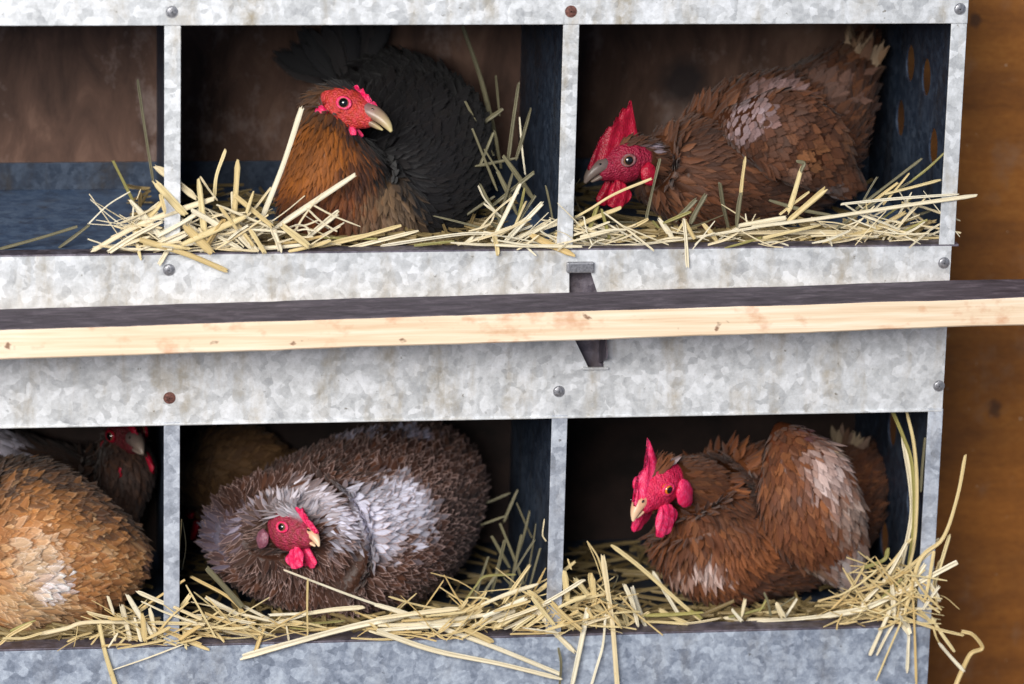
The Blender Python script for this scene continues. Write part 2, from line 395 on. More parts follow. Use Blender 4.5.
M['comb_dark'] = flesh('deep_red_shaded_comb_skin', lin((150, 6, 36)), lin((184, 20, 54)))  # deep red flesh, darkened further to paint in the shade on the face
M['lid_grey'] = flesh('grey_eyelid_skin', lin((120, 70, 74)), lin((150, 110, 110)))
M['earlobe'] = flesh('dull_earlobe_skin', lin((124, 72, 88)), lin((156, 104, 118)))
def horn(name, c, tip):
    k = NT(name); P = k.pos(); f = k.noise(P, 260, 3, .5)
    a = k.n('ShaderNodeAttribute', attribute_name='tip').outputs['Fac']
    k.col(k.mix(a, k.mix(k.rng(f, .35, .65), c, tuple(x*.75 for x in c)), tip)); k.p(Roughness=.35); k.bump(f, .0004, .4); return k.m
M['beak_horn'] = horn('horn_beak', lin((140, 104, 104)), lin((206, 190, 136)))
M['beak_pale'] = horn('pale_beak', lin((222, 158, 124)), lin((246, 214, 176)))
M['beak_grey'] = horn('grey_beak', lin((110, 92, 88)), lin((160, 142, 128)))
def glossy(name, c, r=.08):
    k = NT(name); k.col(c); k.p(Roughness=r, Coat_Weight=1.0, Coat_Roughness=.03); return k.m
M['pupil'] = glossy('eye_pupil', (.004, .004, .005)); M['iris'] = glossy('eye_iris_amber', lin((214, 120, 30)), .2)
M['iris_brown'] = glossy('eye_iris_brown', lin((120, 86, 60)), .2)
M['shank'] = simple('hen_shank', lin((186, 150, 110)), .6, 0, 200, .2)

def nrm(v): v = np.asarray(v, float); return v/(np.linalg.norm(v, axis=-1, keepdims=True)+1e-12)
def catmull(A, n):
    A = np.asarray(A, float); m = len(A); out = []
    P = np.vstack([2*A[0]-A[1], A, 2*A[-1]-A[-2]])
    for i in range(m-1):
        p0, p1, p2, p3 = P[i:i+4]
        for j in range(n):
            t = j/n; out.append(.5*((2*p1)+(-p0+p2)*t+(2*p0-5*p1+4*p2-p3)*t*t+(-p0+3*p1-3*p2+p3)*t**3))
    out.append(A[-1]); return np.array(out)

class Loft:
    """ctrl rows: pos(3) side(3) rx ru rd extra... ; gives a smooth skin through the rings"""
    def __init__(s, ctrl, nseg=10, M_=48):
        C = catmull(ctrl, nseg); s.C = C; s.M = M_
        pos = C[:, :3]; tan = nrm(np.gradient(pos, axis=0)); s.tan = tan
        side = C[:, 3:6]; side = side-(side*tan).sum(1, keepdims=True)*tan; side = nrm(side); up = nrm(np.cross(tan, side))
        th = np.arange(M_)/M_*2*np.pi; ct, st = np.cos(th), np.sin(th)
        r = np.maximum(C[:, 6:9], .0004)
        rz = np.where(st[None] >= 0, r[:, 1:2], r[:, 2:3])
        s.P = pos[:, None]+side[:, None]*(r[:, 0:1]*ct)[..., None]+up[:, None]*(rz*st)[..., None]
        dS = np.gradient(s.P, axis=0); dT = (np.roll(s.P, -1, 1)-np.roll(s.P, 1, 1))
        s.N = nrm(np.cross(dT, dS)); ctr = pos[:, None]
        s.N *= np.sign((s.N*(s.P-ctr)).sum())
        s.F = -nrm(dS); s.ds = np.linalg.norm(dS, axis=-1); s.X = C[:, 9:]
    def samp(s, arr, i, th):
        """bilinear sample at fractional row i and angle fraction th(0..1)"""
        i = np.clip(i, 0, len(arr)-1.001); a = i.astype(int); fa = (i-a)
        b = (th % 1)*s.M; b0 = b.astype(int) % s.M; fb = b-np.floor(b); b1 = (b0+1) % s.M
        sh = (...,)+(None,)*(arr.ndim-2); fa = fa[sh]; fb = fb[sh]
        return (arr[a, b0]*(1-fb)+arr[a, b1]*fb)*(1-fa)+(arr[a+1, b0]*(1-fb)+arr[a+1, b1]*fb)*fa
    def mesh(s, name, mat, parent, colfn=None, disp=None):
        n, m = s.P.shape[:2]; vs = s.P.copy()
        if disp is not None: vs = vs+s.N*disp[..., None]
        vs = vs.reshape(-1, 3); fs = []
        for i in range(n-1):
            for j in range(m): fs.append((i*m+j, i*m+(j+1) % m, (i+1)*m+(j+1) % m, (i+1)*m+j))
        fs.append(tuple(range(m))[::-1]); fs.append(tuple((n-1)*m+j for j in range(m)))
        o = pym(name, vs, fs, mat, None, smooth=True)
        if colfn is not None:
            a = o.data.color_attributes.new('fcol', 'FLOAT_COLOR', 'POINT')
            c = np.zeros((len(vs), 4)); cc_ = colfn(vs); c[:, :cc_.shape[1]] = cc_; a.data.foreach_set('color', c.ravel())
        bm = bmesh.new(); bm.from_mesh(o.data); bmesh.ops.recalc_face_normals(bm, faces=bm.faces); bm.to_mesh(o.data); bm.free()
        if parent: setpar(o, parent)
        return o

NU, NV = 5, 7
def feathers(name, rng, base, n, t, L, W, fcol, ecol, parent, tilt=.10, curl=.10, cup=.35, pointed=0.0, mat=None):
    """one mesh of many feathers; base,n,t: (k,3); L,W: (k,)"""
    k = len(base)
    if k == 0: return None
    t = nrm(t-(t*n).sum(1, keepdims=True)*n); b = np.cross(n, t)
    v = np.linspace(0, 1, NV); u = np.linspace(-1, 1, NU)
    prof = np.sin(np.pi*np.clip(v*.86+.10, 0, 1))**.75*(.35+.65*np.minimum(1, v/.45))
    prof[-1] = .30
    if pointed: prof = prof*(1-pointed*v**1.5)
    tl = (tilt*(1+rng.normal(0, .35, k)))[:, None]; cu = (curl*(1+rng.normal(0, .5, k)))[:, None]
    bend = rng.normal(0, .06, k)[:, None]
    V = v[None, :]; h = L[:, None]*(tl*V+cu*V*V*(1.0)-.03)
    ctr = base[:, None]+t[:, None]*(L[:, None]*V)[..., None]+n[:, None]*h[..., None]+b[:, None]*(L[:, None]*bend*V*V)[..., None]
    wv = W[:, None]*prof[None]
    pts = ctr[:, :, None]+b[:, None, None]*(wv[..., None]*u)[..., None]-n[:, None, None]*(cup*wv[..., None]*(u**2))[..., None]
    vs = pts.reshape(-1, 3)
    per = NU*NV; q = []
    for i in range(NV-1):
        for j in range(NU-1): a = i*NU+j; q.append((a, a+1, a+NU+1, a+NU))
    q = np.array(q); F = (q[None]+(np.arange(k)*per)[:, None, None]).reshape(-1, 4)
    me = bpy.data.meshes.new(name); me.vertices.add(len(vs)); me.vertices.foreach_set('co', vs.ravel())
    me.loops.add(F.size); me.loops.foreach_set('vertex_index', F.ravel().astype(np.int32))
    me.polygons.add(len(F)); me.polygons.foreach_set('loop_start', np.arange(0, F.size, 4, dtype=np.int32))
    me.update(calc_edges=True); me.validate(); me.polygons.foreach_set('use_smooth', [True]*len(me.polygons))
    for nm, c in (('fcol', fcol), ('ecol', ecol)):
        a = me.color_attributes.new(nm, 'FLOAT_COLOR', 'POINT'); cc = np.ones((k, per, 4)); cc[..., :3] = c[:, None]; a.data.foreach_set('color', cc.ravel())
    a = me.attributes.new('fuv', 'FLOAT_VECTOR', 'POINT'); uvw = np.zeros((k, NV, NU, 3))
    uvw[..., 0] = u[None, None]; uvw[..., 1] = v[None, :, None]; uvw[..., 2] = rng.random(k)[:, None, None]
    a.data.foreach_set('vector', uvw.ravel())
    o = link(name, me, mat or M['feather'])
    if parent: setpar(o, parent)
    return o

def palette_fn(base, patches, rng):
    """base: list of (rgb, weight); patches: (px,py,Y,rad_px,rgb,strength[,edge rgb]) blobs fixed in space"""
    cols = np.array([lin(c) for c, _ in base]); wt = np.array([w_ for _, w_ in base], float); wt /= wt.sum()
    def fn(p, jitter=True):
        k = len(p); c = (cols[rng.choice(len(cols), k, p=wt)]*.42+.58*(cols*wt[:, None]).sum(0)) if jitter else np.tile((cols*wt[:, None]).sum(0), (k, 1))
        for pt in patches:
            q = at(pt[0], pt[1], pt[2]); d = np.linalg.norm(p-q, axis=1)/(pt[3]*PX)
            if jitter: d = d+rng.normal(0, .13, k)
            m = np.clip((1.15-d)/.45, 0, 1)*pt[5]
            if jitter: m = np.clip(m*rng.uniform(.55, 1.3, k), 0, 1)
            c = c*(1-m[:, None])+np.array(lin(pt[4]))*m[:, None]
        if jitter:
            q_ = p*70+5; lo = np.sin(q_[:, 0]+2*np.sin(q_[:, 2]*.7))*np.sin(q_[:, 2]*1.3+q_[:, 1])
            c = c*.84*(1+.22*lo[:, None]+rng.normal(0, .09, (k, 1)))
        return np.clip(c, 0.001, 1)
    return fn

def scatter(L_, rng, r0, r1, flen, fwid, rowk=.34, colk=.62, cull=.5):
    """feather roots spread evenly by area over rows r0..r1 of a loft; flen,fwid functions of row (metres)"""
    n, m = L_.P.shape[:2]; a0, a1 = int(r0), min(int(math.ceil(r1)), n-1)
    P = L_.P; d1 = P[a0+1:a1+1]-P[a0:a1]; d2 = np.roll(P, -1, 1)[a0:a1]-P[a0:a1]
    ar = np.linalg.norm(np.cross(d1, d2), axis=-1)
    fl = np.array([flen(i) for i in range(a0, a1)]); fw_ = np.array([fwid(i) for i in range(a0, a1)])
    dens = ar/(fl*rowk*fw_*2*colk)[:, None]
    cum = np.cumsum(dens.ravel()); k = int(cum[-1])
    u = (np.arange(k)+rng.random(k))/k*cum[-1]; c = np.minimum(np.searchsorted(cum, u), len(cum)-1)
    ri = a0+c//m+rng.random(k); th = ((c % m)+rng.random(k))/m
    L1 = np.interp(ri, np.arange(a0, a1), fl); W1 = np.interp(ri, np.arange(a0, a1), fw_)
    R = np.stack([np.clip(ri, r0, r1), th, L1, W1], 1)
    Pp = L_.samp(L_.P, R[:, 0], R[:, 1]); N = nrm(L_.samp(L_.N, R[:, 0], R[:, 1])); F = nrm(L_.samp(L_.F, R[:, 0], R[:, 1]))
    view = nrm(Pp-CAM); keep = (N*view).sum(1) < cull
    return R[keep], Pp[keep], N[keep], F[keep]

def ellipsoid(name, c, axes, radii, mat, parent, seg=20, noise=0.0, seed=0):
    bm = bmesh.new(); bmesh.ops.create_uvsphere(bm, u_segments=seg, v_segments=seg//2+2, radius=1)
    A = np.array(axes).T; rr = random.Random(seed)
    for v in bm.verts:
        p = np.array(v.co)*radii
        if noise: p = p*(1+noise*math.sin(v.co.x*5+seed)*math.cos(v.co.y*4+seed*2)+noise*.6*math.sin(v.co.z*9+seed))
        v.co = Vector(c+A@p)
    o = bmo(name, bm, mat, None, True); setpar(o, parent); return o

def make_head_parts(root, H, O, sc_, spec):
    """H: 3x3 rows f,l,u ; O origin ; builds beak, comb, wattles, earlobes, eyes"""
    f, l, u = H
    def W(x, y, z): return O+(f*x+l*y+u*z)*sc_
    # beak: two mandibles as curved tapered lofts
    def mand(name, pts, mat):
        bt = spec.get('beak_th', 1.0); C = [list(W(x, 0, z))+list(l)+[rx*sc_*bt, ru*sc_*bt, rd*sc_*bt] for x, z, rx, ru, rd in pts]
        L_ = Loft(C, 6, 20); o = L_.mesh(name, mat, None)
        a = o.data.attributes.new('tip', 'FLOAT', 'POINT'); n = len(o.data.vertices); k_ = np.repeat(np.linspace(0, 1, L_.P.shape[0])**1.5, L_.P.shape[1]); a.data.foreach_set('value', k_[:n])
        setpar(o, root); return o
    bl = spec.get('beak_len', 1.0)
    up = mand('upper_beak', [(.015, .0020, .0074, .0072, .0040), (.015+.007*bl, .0015, .0066, .0068, .0036), (.015+.014*bl, .0002, .0050, .0052, .0032), (.015+.020*bl, -.0022, .0030, .0034, .0026), (.015+.0245*bl, -.0052, .0008, .0010, .0010)], spec['beak'])
    for sgn in (-1, 1):
        o = ellipsoid('nostril', W(.0215, sgn*.0050, .0052), (f, l, u), np.array([.0016, .0008, .0008])*sc_, M['pupil'], root, 10)
        o.parent = None; setpar(o, up)
    mand('lower_beak', [(.015, -.0035, .0056, .0020, .0036), (.016+.007*bl, -.0038, .0046, .0016, .0030), (.016+.012*bl, -.0048, .0030, .0012, .0022), (.016+.0165*bl, -.0060, .0007, .0005, .0007)], spec['beak'])
    # comb: toothed blade along the crown
    prof = spec['comb']       # list of (x, base z, top height) ; teeth peaks alternate
    xs = np.array([p[0] for p in prof]); bz = np.array([p[1] for p in prof]); hz = np.array([p[2] for p in prof]); dx = np.array([p[3] if len(p) > 3 else 0 for p in prof])
    n = 90; X = np.linspace(xs[0], xs[-1], n); B = np.interp(X, xs, bz); Ht = np.interp(X, xs, hz); DX = np.interp(X, xs, dx)
    rg = np.random.default_rng(spec.get('seed', 1)); K = 10; vs = []; th0 = spec.get('comb_th', .0036); lean = spec.get('lean', 0)
    for i in range(n):
        for s_ in (1, -1):
            for j in range(K+1):
                t = j/K; endf = math.sin(math.pi*min(max((i+.5)/n, .02), .98))**.35
                th = th0*(1-t*.72)*endf*(1 if j < K else .25)
                wob = .0005*math.sin(X[i]*420+t*5)+lean*Ht[i]*t*t+.0012*math.sin(X[i]*260)*t
                vs.append(W(X[i]+DX[i]*t, s_*th+wob, B[i]-.002+(Ht[i]+.002)*t+.0003*rg.normal()))
    fs = []; R_ = 2*(K+1)
    for i in range(n-1):
        for s_ in range(2):
            for j in range(K):
                a = i*R_+s_*(K+1)+j; q_ = [a, a+1, a+1+R_, a+R_]; fs.append(q_ if s_ else q_[::-1])
        for e_ in (K,): a = i*R_+e_; b = i*R_+(K+1)+e_; fs.append([a, b, b+R_, a+R_])
    for i in (0, n-1):
        for j in range(K): a = i*R_+j; b = i*R_+K+1+j; fs.append([a, a+1, b+1, b])
    o = pym('comb', vs, fs, spec['flesh'], None, True); setpar(o, root)
    # wattles
    for sgn in (-1, 1):
        wx, wz, wr, wh, wd = spec['wattle']; so = spec.get('wattle_out', .004)
        bm = bmesh.new(); bmesh.ops.create_uvsphere(bm, u_segments=24, v_segments=18, radius=1)
        hang = nrm(np.array((0, 0, -1.0))*.75-u*.5)
        for v in bm.verts:
            x, y, z = v.co; tz = (1-z)/2
            wid = wr*(.55+.75*tz if tz < .75 else 1.1-.2*(tz-.75))
            p = W(wx, sgn*(so+.004*tz), wz)+f*sc_*x*wid+l*sc_*sgn*(y*wd*(1-.25*tz)+.001*math.sin(9*x+5*z))+hang*sc_*wh*(1-z)
            v.co = Vector(p)
        o = bmo('wattle', bm, spec['flesh'], None, True); setpar(o, root)
        if spec.get('lobe'):
            ex, ez, er = spec['lobe']
            ellipsoid('earlobe', W(ex, sgn*.0148, ez), (f, l, u), np.array([er, .0035, er*1.35])*sc_, spec.get('lobe_mat', spec['flesh']), root, 18, .08, 3)
        # eye: ball with iris and pupil, lid ring
        ey = nrm(l*sgn+f*.28+u*.05)
        c = W(*[spec['eye'][0], sgn*spec['eye'][1], spec['eye'][2]])
        bm = bmesh.new(); bmesh.ops.create_uvsphere(bm, u_segments=24, v_segments=24, radius=spec.get('eye_r', .0040)*sc_)
        zz = Vector(ey); rot = Vector((0, 0, 1)).rotation_difference(zz).to_matrix(); bmesh.ops.rotate(bm, verts=bm.verts, cent=(0, 0, 0), matrix=rot); bmesh.ops.translate(bm, verts=bm.verts, vec=tuple(c))
        eo = bmo('eye', bm, [spec['iris'], M['pupil']], None, True)
        for p_ in eo.data.polygons:
            if np.dot(np.array(p_.normal), ey) > spec.get('pup', .86): p_.material_index = 1
        setpar(eo, root)
        bm = bmesh.new(); R1, R2 = spec.get('eye_r', .0040)*sc_*.98, .0011*sc_; nn, mm = 28, 8; ring = []
        e1 = nrm(np.cross(ey, u)); e2 = np.cross(e1, ey)
        for i in range(nn):
            a = 2*math.pi*i/nn; dirv = e1*math.cos(a)*1.12+e2*math.sin(a)*.92; row = []
            for j in range(mm):
                b = 2*math.pi*j/mm; row.append(bm.verts.new(tuple(c+ey*(.0014*sc_)+dirv*(R1+R2*math.cos(b))+ey*R2*math.sin(b))))
            ring.append(row)
        for i in range(nn):
            for j in range(mm): bm.faces.new((ring[i][j], ring[(i+1) % nn][j], ring[(i+1) % nn][(j+1) % mm], ring[i][(j+1) % mm]))
        bmesh.ops.recalc_face_normals(bm, faces=bm.faces)
        o = bmo('eyelid', bm, spec.get('lid', spec['flesh']), None, True); setpar(o, eo)

def hen(label, body, neck, head, seed, base, patches, edge, zones, face_col, group=None, wings=(), tail=None, skull_cover=.35):
    """body/neck rows: (px,py,Y,rx,ru,rd) in photo-pixel units; head: eye=(px,py,Y) near eye, f, u in camera axes (right,up,toward)"""
    rng = np.random.default_rng(seed)
    def cv(a): return nrm(RT*a[0]+UP*a[1]-FW*a[2])
    f = cv(head['f']); u = cv(head['u']); u = nrm(u-f*np.dot(u, f)); l = np.cross(u, f); H = (f, l, u); s_ = head.get('s', 1.0)
    sgn = 1 if np.dot(l, FW) < 0 else -1
    e = head['spec']['eye']; E = at(*head['eye']); O = E-(f*e[0]+l*sgn*e[1]+u*e[2])*s_
    bpts = [at(r[0], r[1], r[2]) for r in body]
    bf = bpts[-1]-bpts[0]; bf[2] = 0; bside = nrm(np.cross((0, 0, 1.0), nrm(bf)))
    if np.dot(bside, bside) < .1: bside = l
    C = []
    for r, p in zip(body, bpts): C.append(list(p)+list(bside)+[r[3]*PX, r[4]*PX, r[5]*PX, 0])
    for i, r in enumerate(neck):
        k_ = (i+1)/(len(neck)+1); sd = nrm(bside*(1-k_)+l*k_)
        C.append(list(at(r[0], r[1], r[2]))+list(sd)+[r[3]*PX, r[4]*PX, r[5]*PX, 1])
    nb_ = len(body); nn_ = len(neck)
    for x, z, rx, ru, rd in ((-.016, -.004, .0135, .0125, .0150), (-.006, 0, .0146, .0150, .0170), (.004, 0, .0130, .0138, .0160), (.012, -.0005, .0096, .0104, .0118), (.0185, -.0012, .0072, .0078, .0080), (.0225, -.001, .0050, .0055, .0050)):
        C.append(list(O+(f*x+u*z)*s_)+list(l)+[rx*s_, ru*s_, rd*s_, 2])
    seg = 10; L_ = Loft(C, seg, 64); rows = len(L_.P)
    iN = (nb_-1)*seg; iH = (nb_+nn_)*seg       # rows: body until iN, neck until iH, head after
    bp = at(body[0][0], body[0][1], body[0][2]); ctr = np.mean(bpts, axis=0)
    root = empty('hen', tuple(ctr)); tag(root, label, 'hen', group)
    pal = palette_fn(base, patches, rng)
    fc1, fc2 = lin(face_col[0]), lin(face_col[1])
    fz = head['spec'].get('face', (.005, -.002, .0165, .0125)); brow = head['spec'].get('bare_row', 6)
    def skin(vs):
        k = pal(vs, False)*.7; local = np.stack([(vs-O)@f, (vs-O)@l, (vs-O)@u], 1)/s_
        nz = np.sin(local[:, 0]*900+local[:, 2]*500)*np.sin(local[:, 2]*700)
        m = np.clip((1.25-np.sqrt(((local[:, 0]-fz[0])/fz[2])**2+((local[:, 2]-fz[1])/fz[3])**2))/.2, 0, 1); m = np.maximum(m, np.clip((local[:, 0]-.0115)/.002, 0, 1))*(np.arange(len(vs))//64 > iH+brow)
        ff = np.array(fc1)*(1-.5*(1+nz[:, None])*.8)+np.array(fc2)*(.5*(1+nz[:, None])*.8)
        return np.concatenate([k*(1-m[:, None])+ff*m[:, None], m[:, None]], 1)
    ii = np.arange(rows)[:, None]; jj = np.arange(64)[None]
    disp = np.where(ii > iH, 0, .0004)*np.sin(ii*.9+jj*.7)*np.cos(jj*1.1-ii*.35)
    L_.mesh('body', M['skin'], root, skin, disp)
    # plumage
    z = zones; fz = head['spec'].get('face', (.005, -.002, .0165, .0125)); brow = head['spec'].get('bare_row', 6); A = np.array([0, iN*.45, iN, iH, rows-1]); fl = np.array(z['len'])*PX; fw_ = np.array(z['wid'])*PX
    flf = lambda i: float(np.interp(i, A, fl)); fwf = lambda i: float(np.interp(i, A, fw_))
    def lay(name, r0, r1, **kw):
        R, P, N, F = scatter(L_, rng, r0, r1, flf, fwf, z.get('row', .20), z.get('colk', .42))
        loc = np.stack([(P-O)@f, (P-O)@l, (P-O)@u], 1)/s_
        bare = ((loc[:, 0]-fz[0])/fz[2])**2+((loc[:, 2]-fz[1])/fz[3])**2 < 1
        bare |= loc[:, 0] > .0135
        bare &= (R[:, 0] > iH+brow)
        if 'bare' in kw: kw.pop('bare')
        R, P, N, F = R[~bare], P[~bare], N[~bare], F[~bare]
        F = nrm(F+rng.normal(0, z.get('mess', .16), F.shape)); fcx = pal(P)
        ecx = edge(P, fcx, rng) if edge else np.clip(fcx*1.22+.004, 0, 1)
        Ln = R[:, 2]*(1+rng.normal(0, .16, len(R))); Wn = R[:, 3]*(1+rng.normal(0, .15, len(R)))
        feathers(name, rng, P+N*rng.uniform(-.0004, .0012, (len(P), 1)), N, F, Ln, Wn, fcx, ecx, root, **kw)
    lay('body_plumage', 0, iN, tilt=z.get('tilt', .09), curl=z.get('curl', .02))
    lay('neck_hackle', iN-.0, iH+seg*2.0, tilt=z.get('ntilt', .08), curl=.02, pointed=.35)
    for wd in wings:
        Cw = [list(at(r[0], r[1], r[2]))+list(nrm(np.cross(nrm(at(*wd[-1][:3])-at(*wd[0][:3])), -FW)))+[r[3]*PX, r[4]*PX, r[4]*PX] for r in wd]
        # rings: wide across the wing, thin along the view
        Lw = Loft(Cw[::-1], seg, 48)       # tip first so that plumage flows towards the tip
        o = Lw.mesh('wing', M['skin'], root, lambda vs: np.tile(np.array(lin(base[1][0]))*.8, (len(vs), 1)))
        n_ = len(Lw.P); wl_ = np.array(z.get('wing_len', (34, 22, 13)))*PX; ww_ = np.array(z.get('wing_wid', (8, 7, 6)))*PX
        R, P, N, F = scatter(Lw, rng, 0, n_-1, lambda i: float(np.interp(i, [0, n_/2, n_], wl_)), lambda i: float(np.interp(i, [0, n_/2, n_], ww_)), .22, .45)
        F = nrm(F+rng.normal(0, .10, F.shape)); fcx = pal(P); ecx = edge(P, fcx, rng) if edge else np.clip(fcx*1.22+.004, 0, 1)
        fo = feathers('wing_feathers', rng, P-N*.0006, N, F, R[:, 2]*(1+rng.normal(0, .15, len(R))), R[:, 3], fcx, ecx, None, tilt=.09, curl=.02, cup=.2)
        setpar(fo, o)
    if tail:
        tp = at(*tail['at']); td = cv(tail['dir']); tn = nrm(tail.get('fan', cv((0, 0, 1)))); k = tail.get('n', 16)
        a = np.linspace(-1, 1, k)*tail.get('spread', .6); bx = np.cross(tn, td)
        T_ = nrm(td[None]*np.cos(a)[:, None]+bx[None]*np.sin(a)[:, None]+rng.normal(0, .05, (k, 3)))
        Nn = nrm(np.tile(tn, (k, 1))+rng.normal(0, .12, (k, 3))); B_ = np.tile(tp, (k, 1))+bx[None]*(a*tail.get('w', 14)*PX)[:, None]+rng.normal(0, 3*PX, (k, 3))
        fcx = np.array([lin(tail['cols'][i]) for i in rng.integers(0, len(tail['cols']), k)])*(1+rng.normal(0, .15, (k, 1)))
        feathers('tail_feathers', rng, B_, Nn, T_, np.full(k, tail['len']*PX)*(1+rng.normal(0, .12, k)), np.full(k, tail.get('fw', 9)*PX), np.clip(fcx, .001, 1), np.clip(fcx*1.3, 0, 1), root, tilt=.02, curl=.05, cup=.15)
    make_head_parts(root, H, O, s_, head['spec'])
    return root

def comb_profile(x0, x1, z0, z1, peaks, low, front=.5):
    """peaks = heights of the teeth from beak to nape"""
    n = len(peaks); out = [(x0, z0, .001)]
    for i, h in enumerate(peaks):
        t = (i+.5)/n; x = x0+(x1-x0)*t; z = z0+(z1-z0)*math.sin(t*math.pi*.5)
        out.append((x, z, h, -.004*(1-t)+(-.004)*t))
        if i < n-1:
            t = (i+1)/n; x = x0+(x1-x0)*t; z = z0+(z1-z0)*math.sin(t*math.pi*.5); out.append((x, z, low*(h+peaks[i+1])/2, -.003))
    out.append((x1, z1, .001)); out.sort(key=lambda r: r[0]); return out

def lace(pale, amt=1.0, keep=.3):
    pl = np.array(lin(pale))
    def fn(P, fc, rng):
        k = len(P); m = np.clip(rng.normal(.75, .25, k), 0, 1)[:, None]*amt
        return fc*(1-m)+pl*m
    return fn

# --- hen 1: golden-necked dark hen, upper middle nest
spec1 = dict(eye=(.003, .0128, .003), iris=M['iris_brown'], beak=M['beak_horn'], flesh=M['comb_pink'], comb=comb_profile(.026, -.004, .0045, .0135, [.0045, .0055, .006, .005, .003], .6), comb_th=.0030,
             wattle=(.010, -.010, .0055, .0035, .0018), wattle_out=.003, lobe=(-.0105, -.010, .0050), eye_r=.0042, pup=.72, beak_len=.95, seed=3, bare_row=3, face=(.002, -.002, .0200, .0140))
hen('hen with an orange neck and dark body looking right in the upper middle nest',
    [(350, 70, .250, 14, 14, 14), (385, 100, .225, 62, 54, 45), (410, 145, .175, 84, 80, 70), (396, 182, .120, 84, 74, 68), (362, 208, .082, 74, 60, 60)],
    [(338, 196, .064, 62, 52, 52), (330, 164, .056, 50, 42, 44), (325, 136, .056, 36, 30, 32)],
    dict(eye=(344, 103, .040), f=(.87, -.32, .38), u=(.30, .95, .05), s=1.14, spec=spec1), 11,
    [((15, 12, 16), 5), ((26, 19, 18), 3), ((10, 8, 12), 4)],
    [(322, 178, .02, 60, (140, 76, 20), 1.0), (312, 145, .03, 42, (150, 84, 20), 1.0), (338, 225, .02, 52, (98, 48, 20), .9), (352, 165, .03, 18, (70, 36, 20), .8), (300, 200, .03, 22, (84, 44, 20), .6), (318, 98, .05, 22, (84, 54, 30), .9), (385, 205, .03, 34, (118, 92, 66), .75), (372, 150, .12, 26, (60, 62, 80), .7)],
    None, dict(len=(46, 34, 26, 22, 5), wid=(8, 8, 5, 3.0, 2.2), mess=.14, tilt=.09), ((190, 62, 40), (216, 64, 78)),
    tail=dict(at=(345, 75, .235), dir=(-.3, .9, -.3), len=66, n=26, spread=.8, w=30, fw=10, cols=[(20, 18, 23), (15, 14, 18), (28, 23, 24)]))
# --- hen 2: brown hen with the large dark red comb, upper right nest
spec2 = dict(eye=(.003, .0128, .003), iris=M['iris_brown'], beak=M['beak_grey'], flesh=M['comb_dark'], comb=comb_profile(.030, -.016, .0035, .0130, [.010, .015, .019, .022, .025, .029], .86), comb_th=.0046, lid=M['lid_grey'],
             wattle=(.012, -.010, .0105, .010, .0026), wattle_out=.005, lobe=(-.010, -.012, .0065), eye_r=.0042, pup=.74, seed=5, lean=.1, beak_len=.8, bare_row=2, face=(.002, -.003, .0195, .0150))
hen('brown hen with a big dark red comb, head low, in the upper right nest',
    [(858, 56, .215, 20, 20, 26), (828, 96, .190, 50, 46, 58), (790, 140, .158, 74, 76, 76), (748, 158, .128, 78, 80, 74), (706, 174, .104, 66, 66, 60)],
    [(680, 172, .090, 54, 54, 48), (660, 168, .082, 42, 40, 38), (648, 164, .076, 31, 28, 28)],
    dict(eye=(628, 160, .040), f=(-.84, -.34, .42), u=(.10, .95, .10), s=1.12, spec=spec2), 12,
    [((104, 58, 30), 4), ((76, 42, 24), 4), ((136, 86, 54), 2), ((46, 27, 18), 3)],
    [(742, 116, .07, 26, (190, 168, 174), .55), (765, 92, .10, 30, (160, 132, 132), .7), (825, 92, .13, 36, (140, 108, 96), .6), (800, 150, .05, 16, (150, 100, 60), .6), (830, 130, .08, 20, (130, 86, 54), .6), (770, 200, .04, 34, (52, 30, 22), .7), (700, 140, .06, 26, (56, 34, 24), .6), (650, 135, .05, 14, (190, 175, 190), .8), (825, 205, .06, 28, (176, 160, 158), .75), (785, 175, .04, 18, (170, 130, 110), .5), (868, 45, .17, 26, (176, 150, 120), .8), (680, 200, .03, 26, (66, 38, 26), .8)],
    None, dict(len=(44, 36, 28, 22, 6), wid=(8, 7, 6, 3.6, 2.0), mess=.22, tilt=.09), ((142, 20, 48), (164, 36, 68)),
    wings=[[(712, 116, .105, 5, 3), (738, 122, .074, 24, 8), (775, 130, .052, 44, 14), (815, 150, .068, 42, 13), (845, 178, .090, 20, 7)]],
    tail=dict(at=(855, 80, .19), dir=(.35, .9, -.1), len=46, n=24, spread=.4, w=18, fw=6, cols=[(150, 126, 100), (120, 92, 66), (90, 62, 44)]))
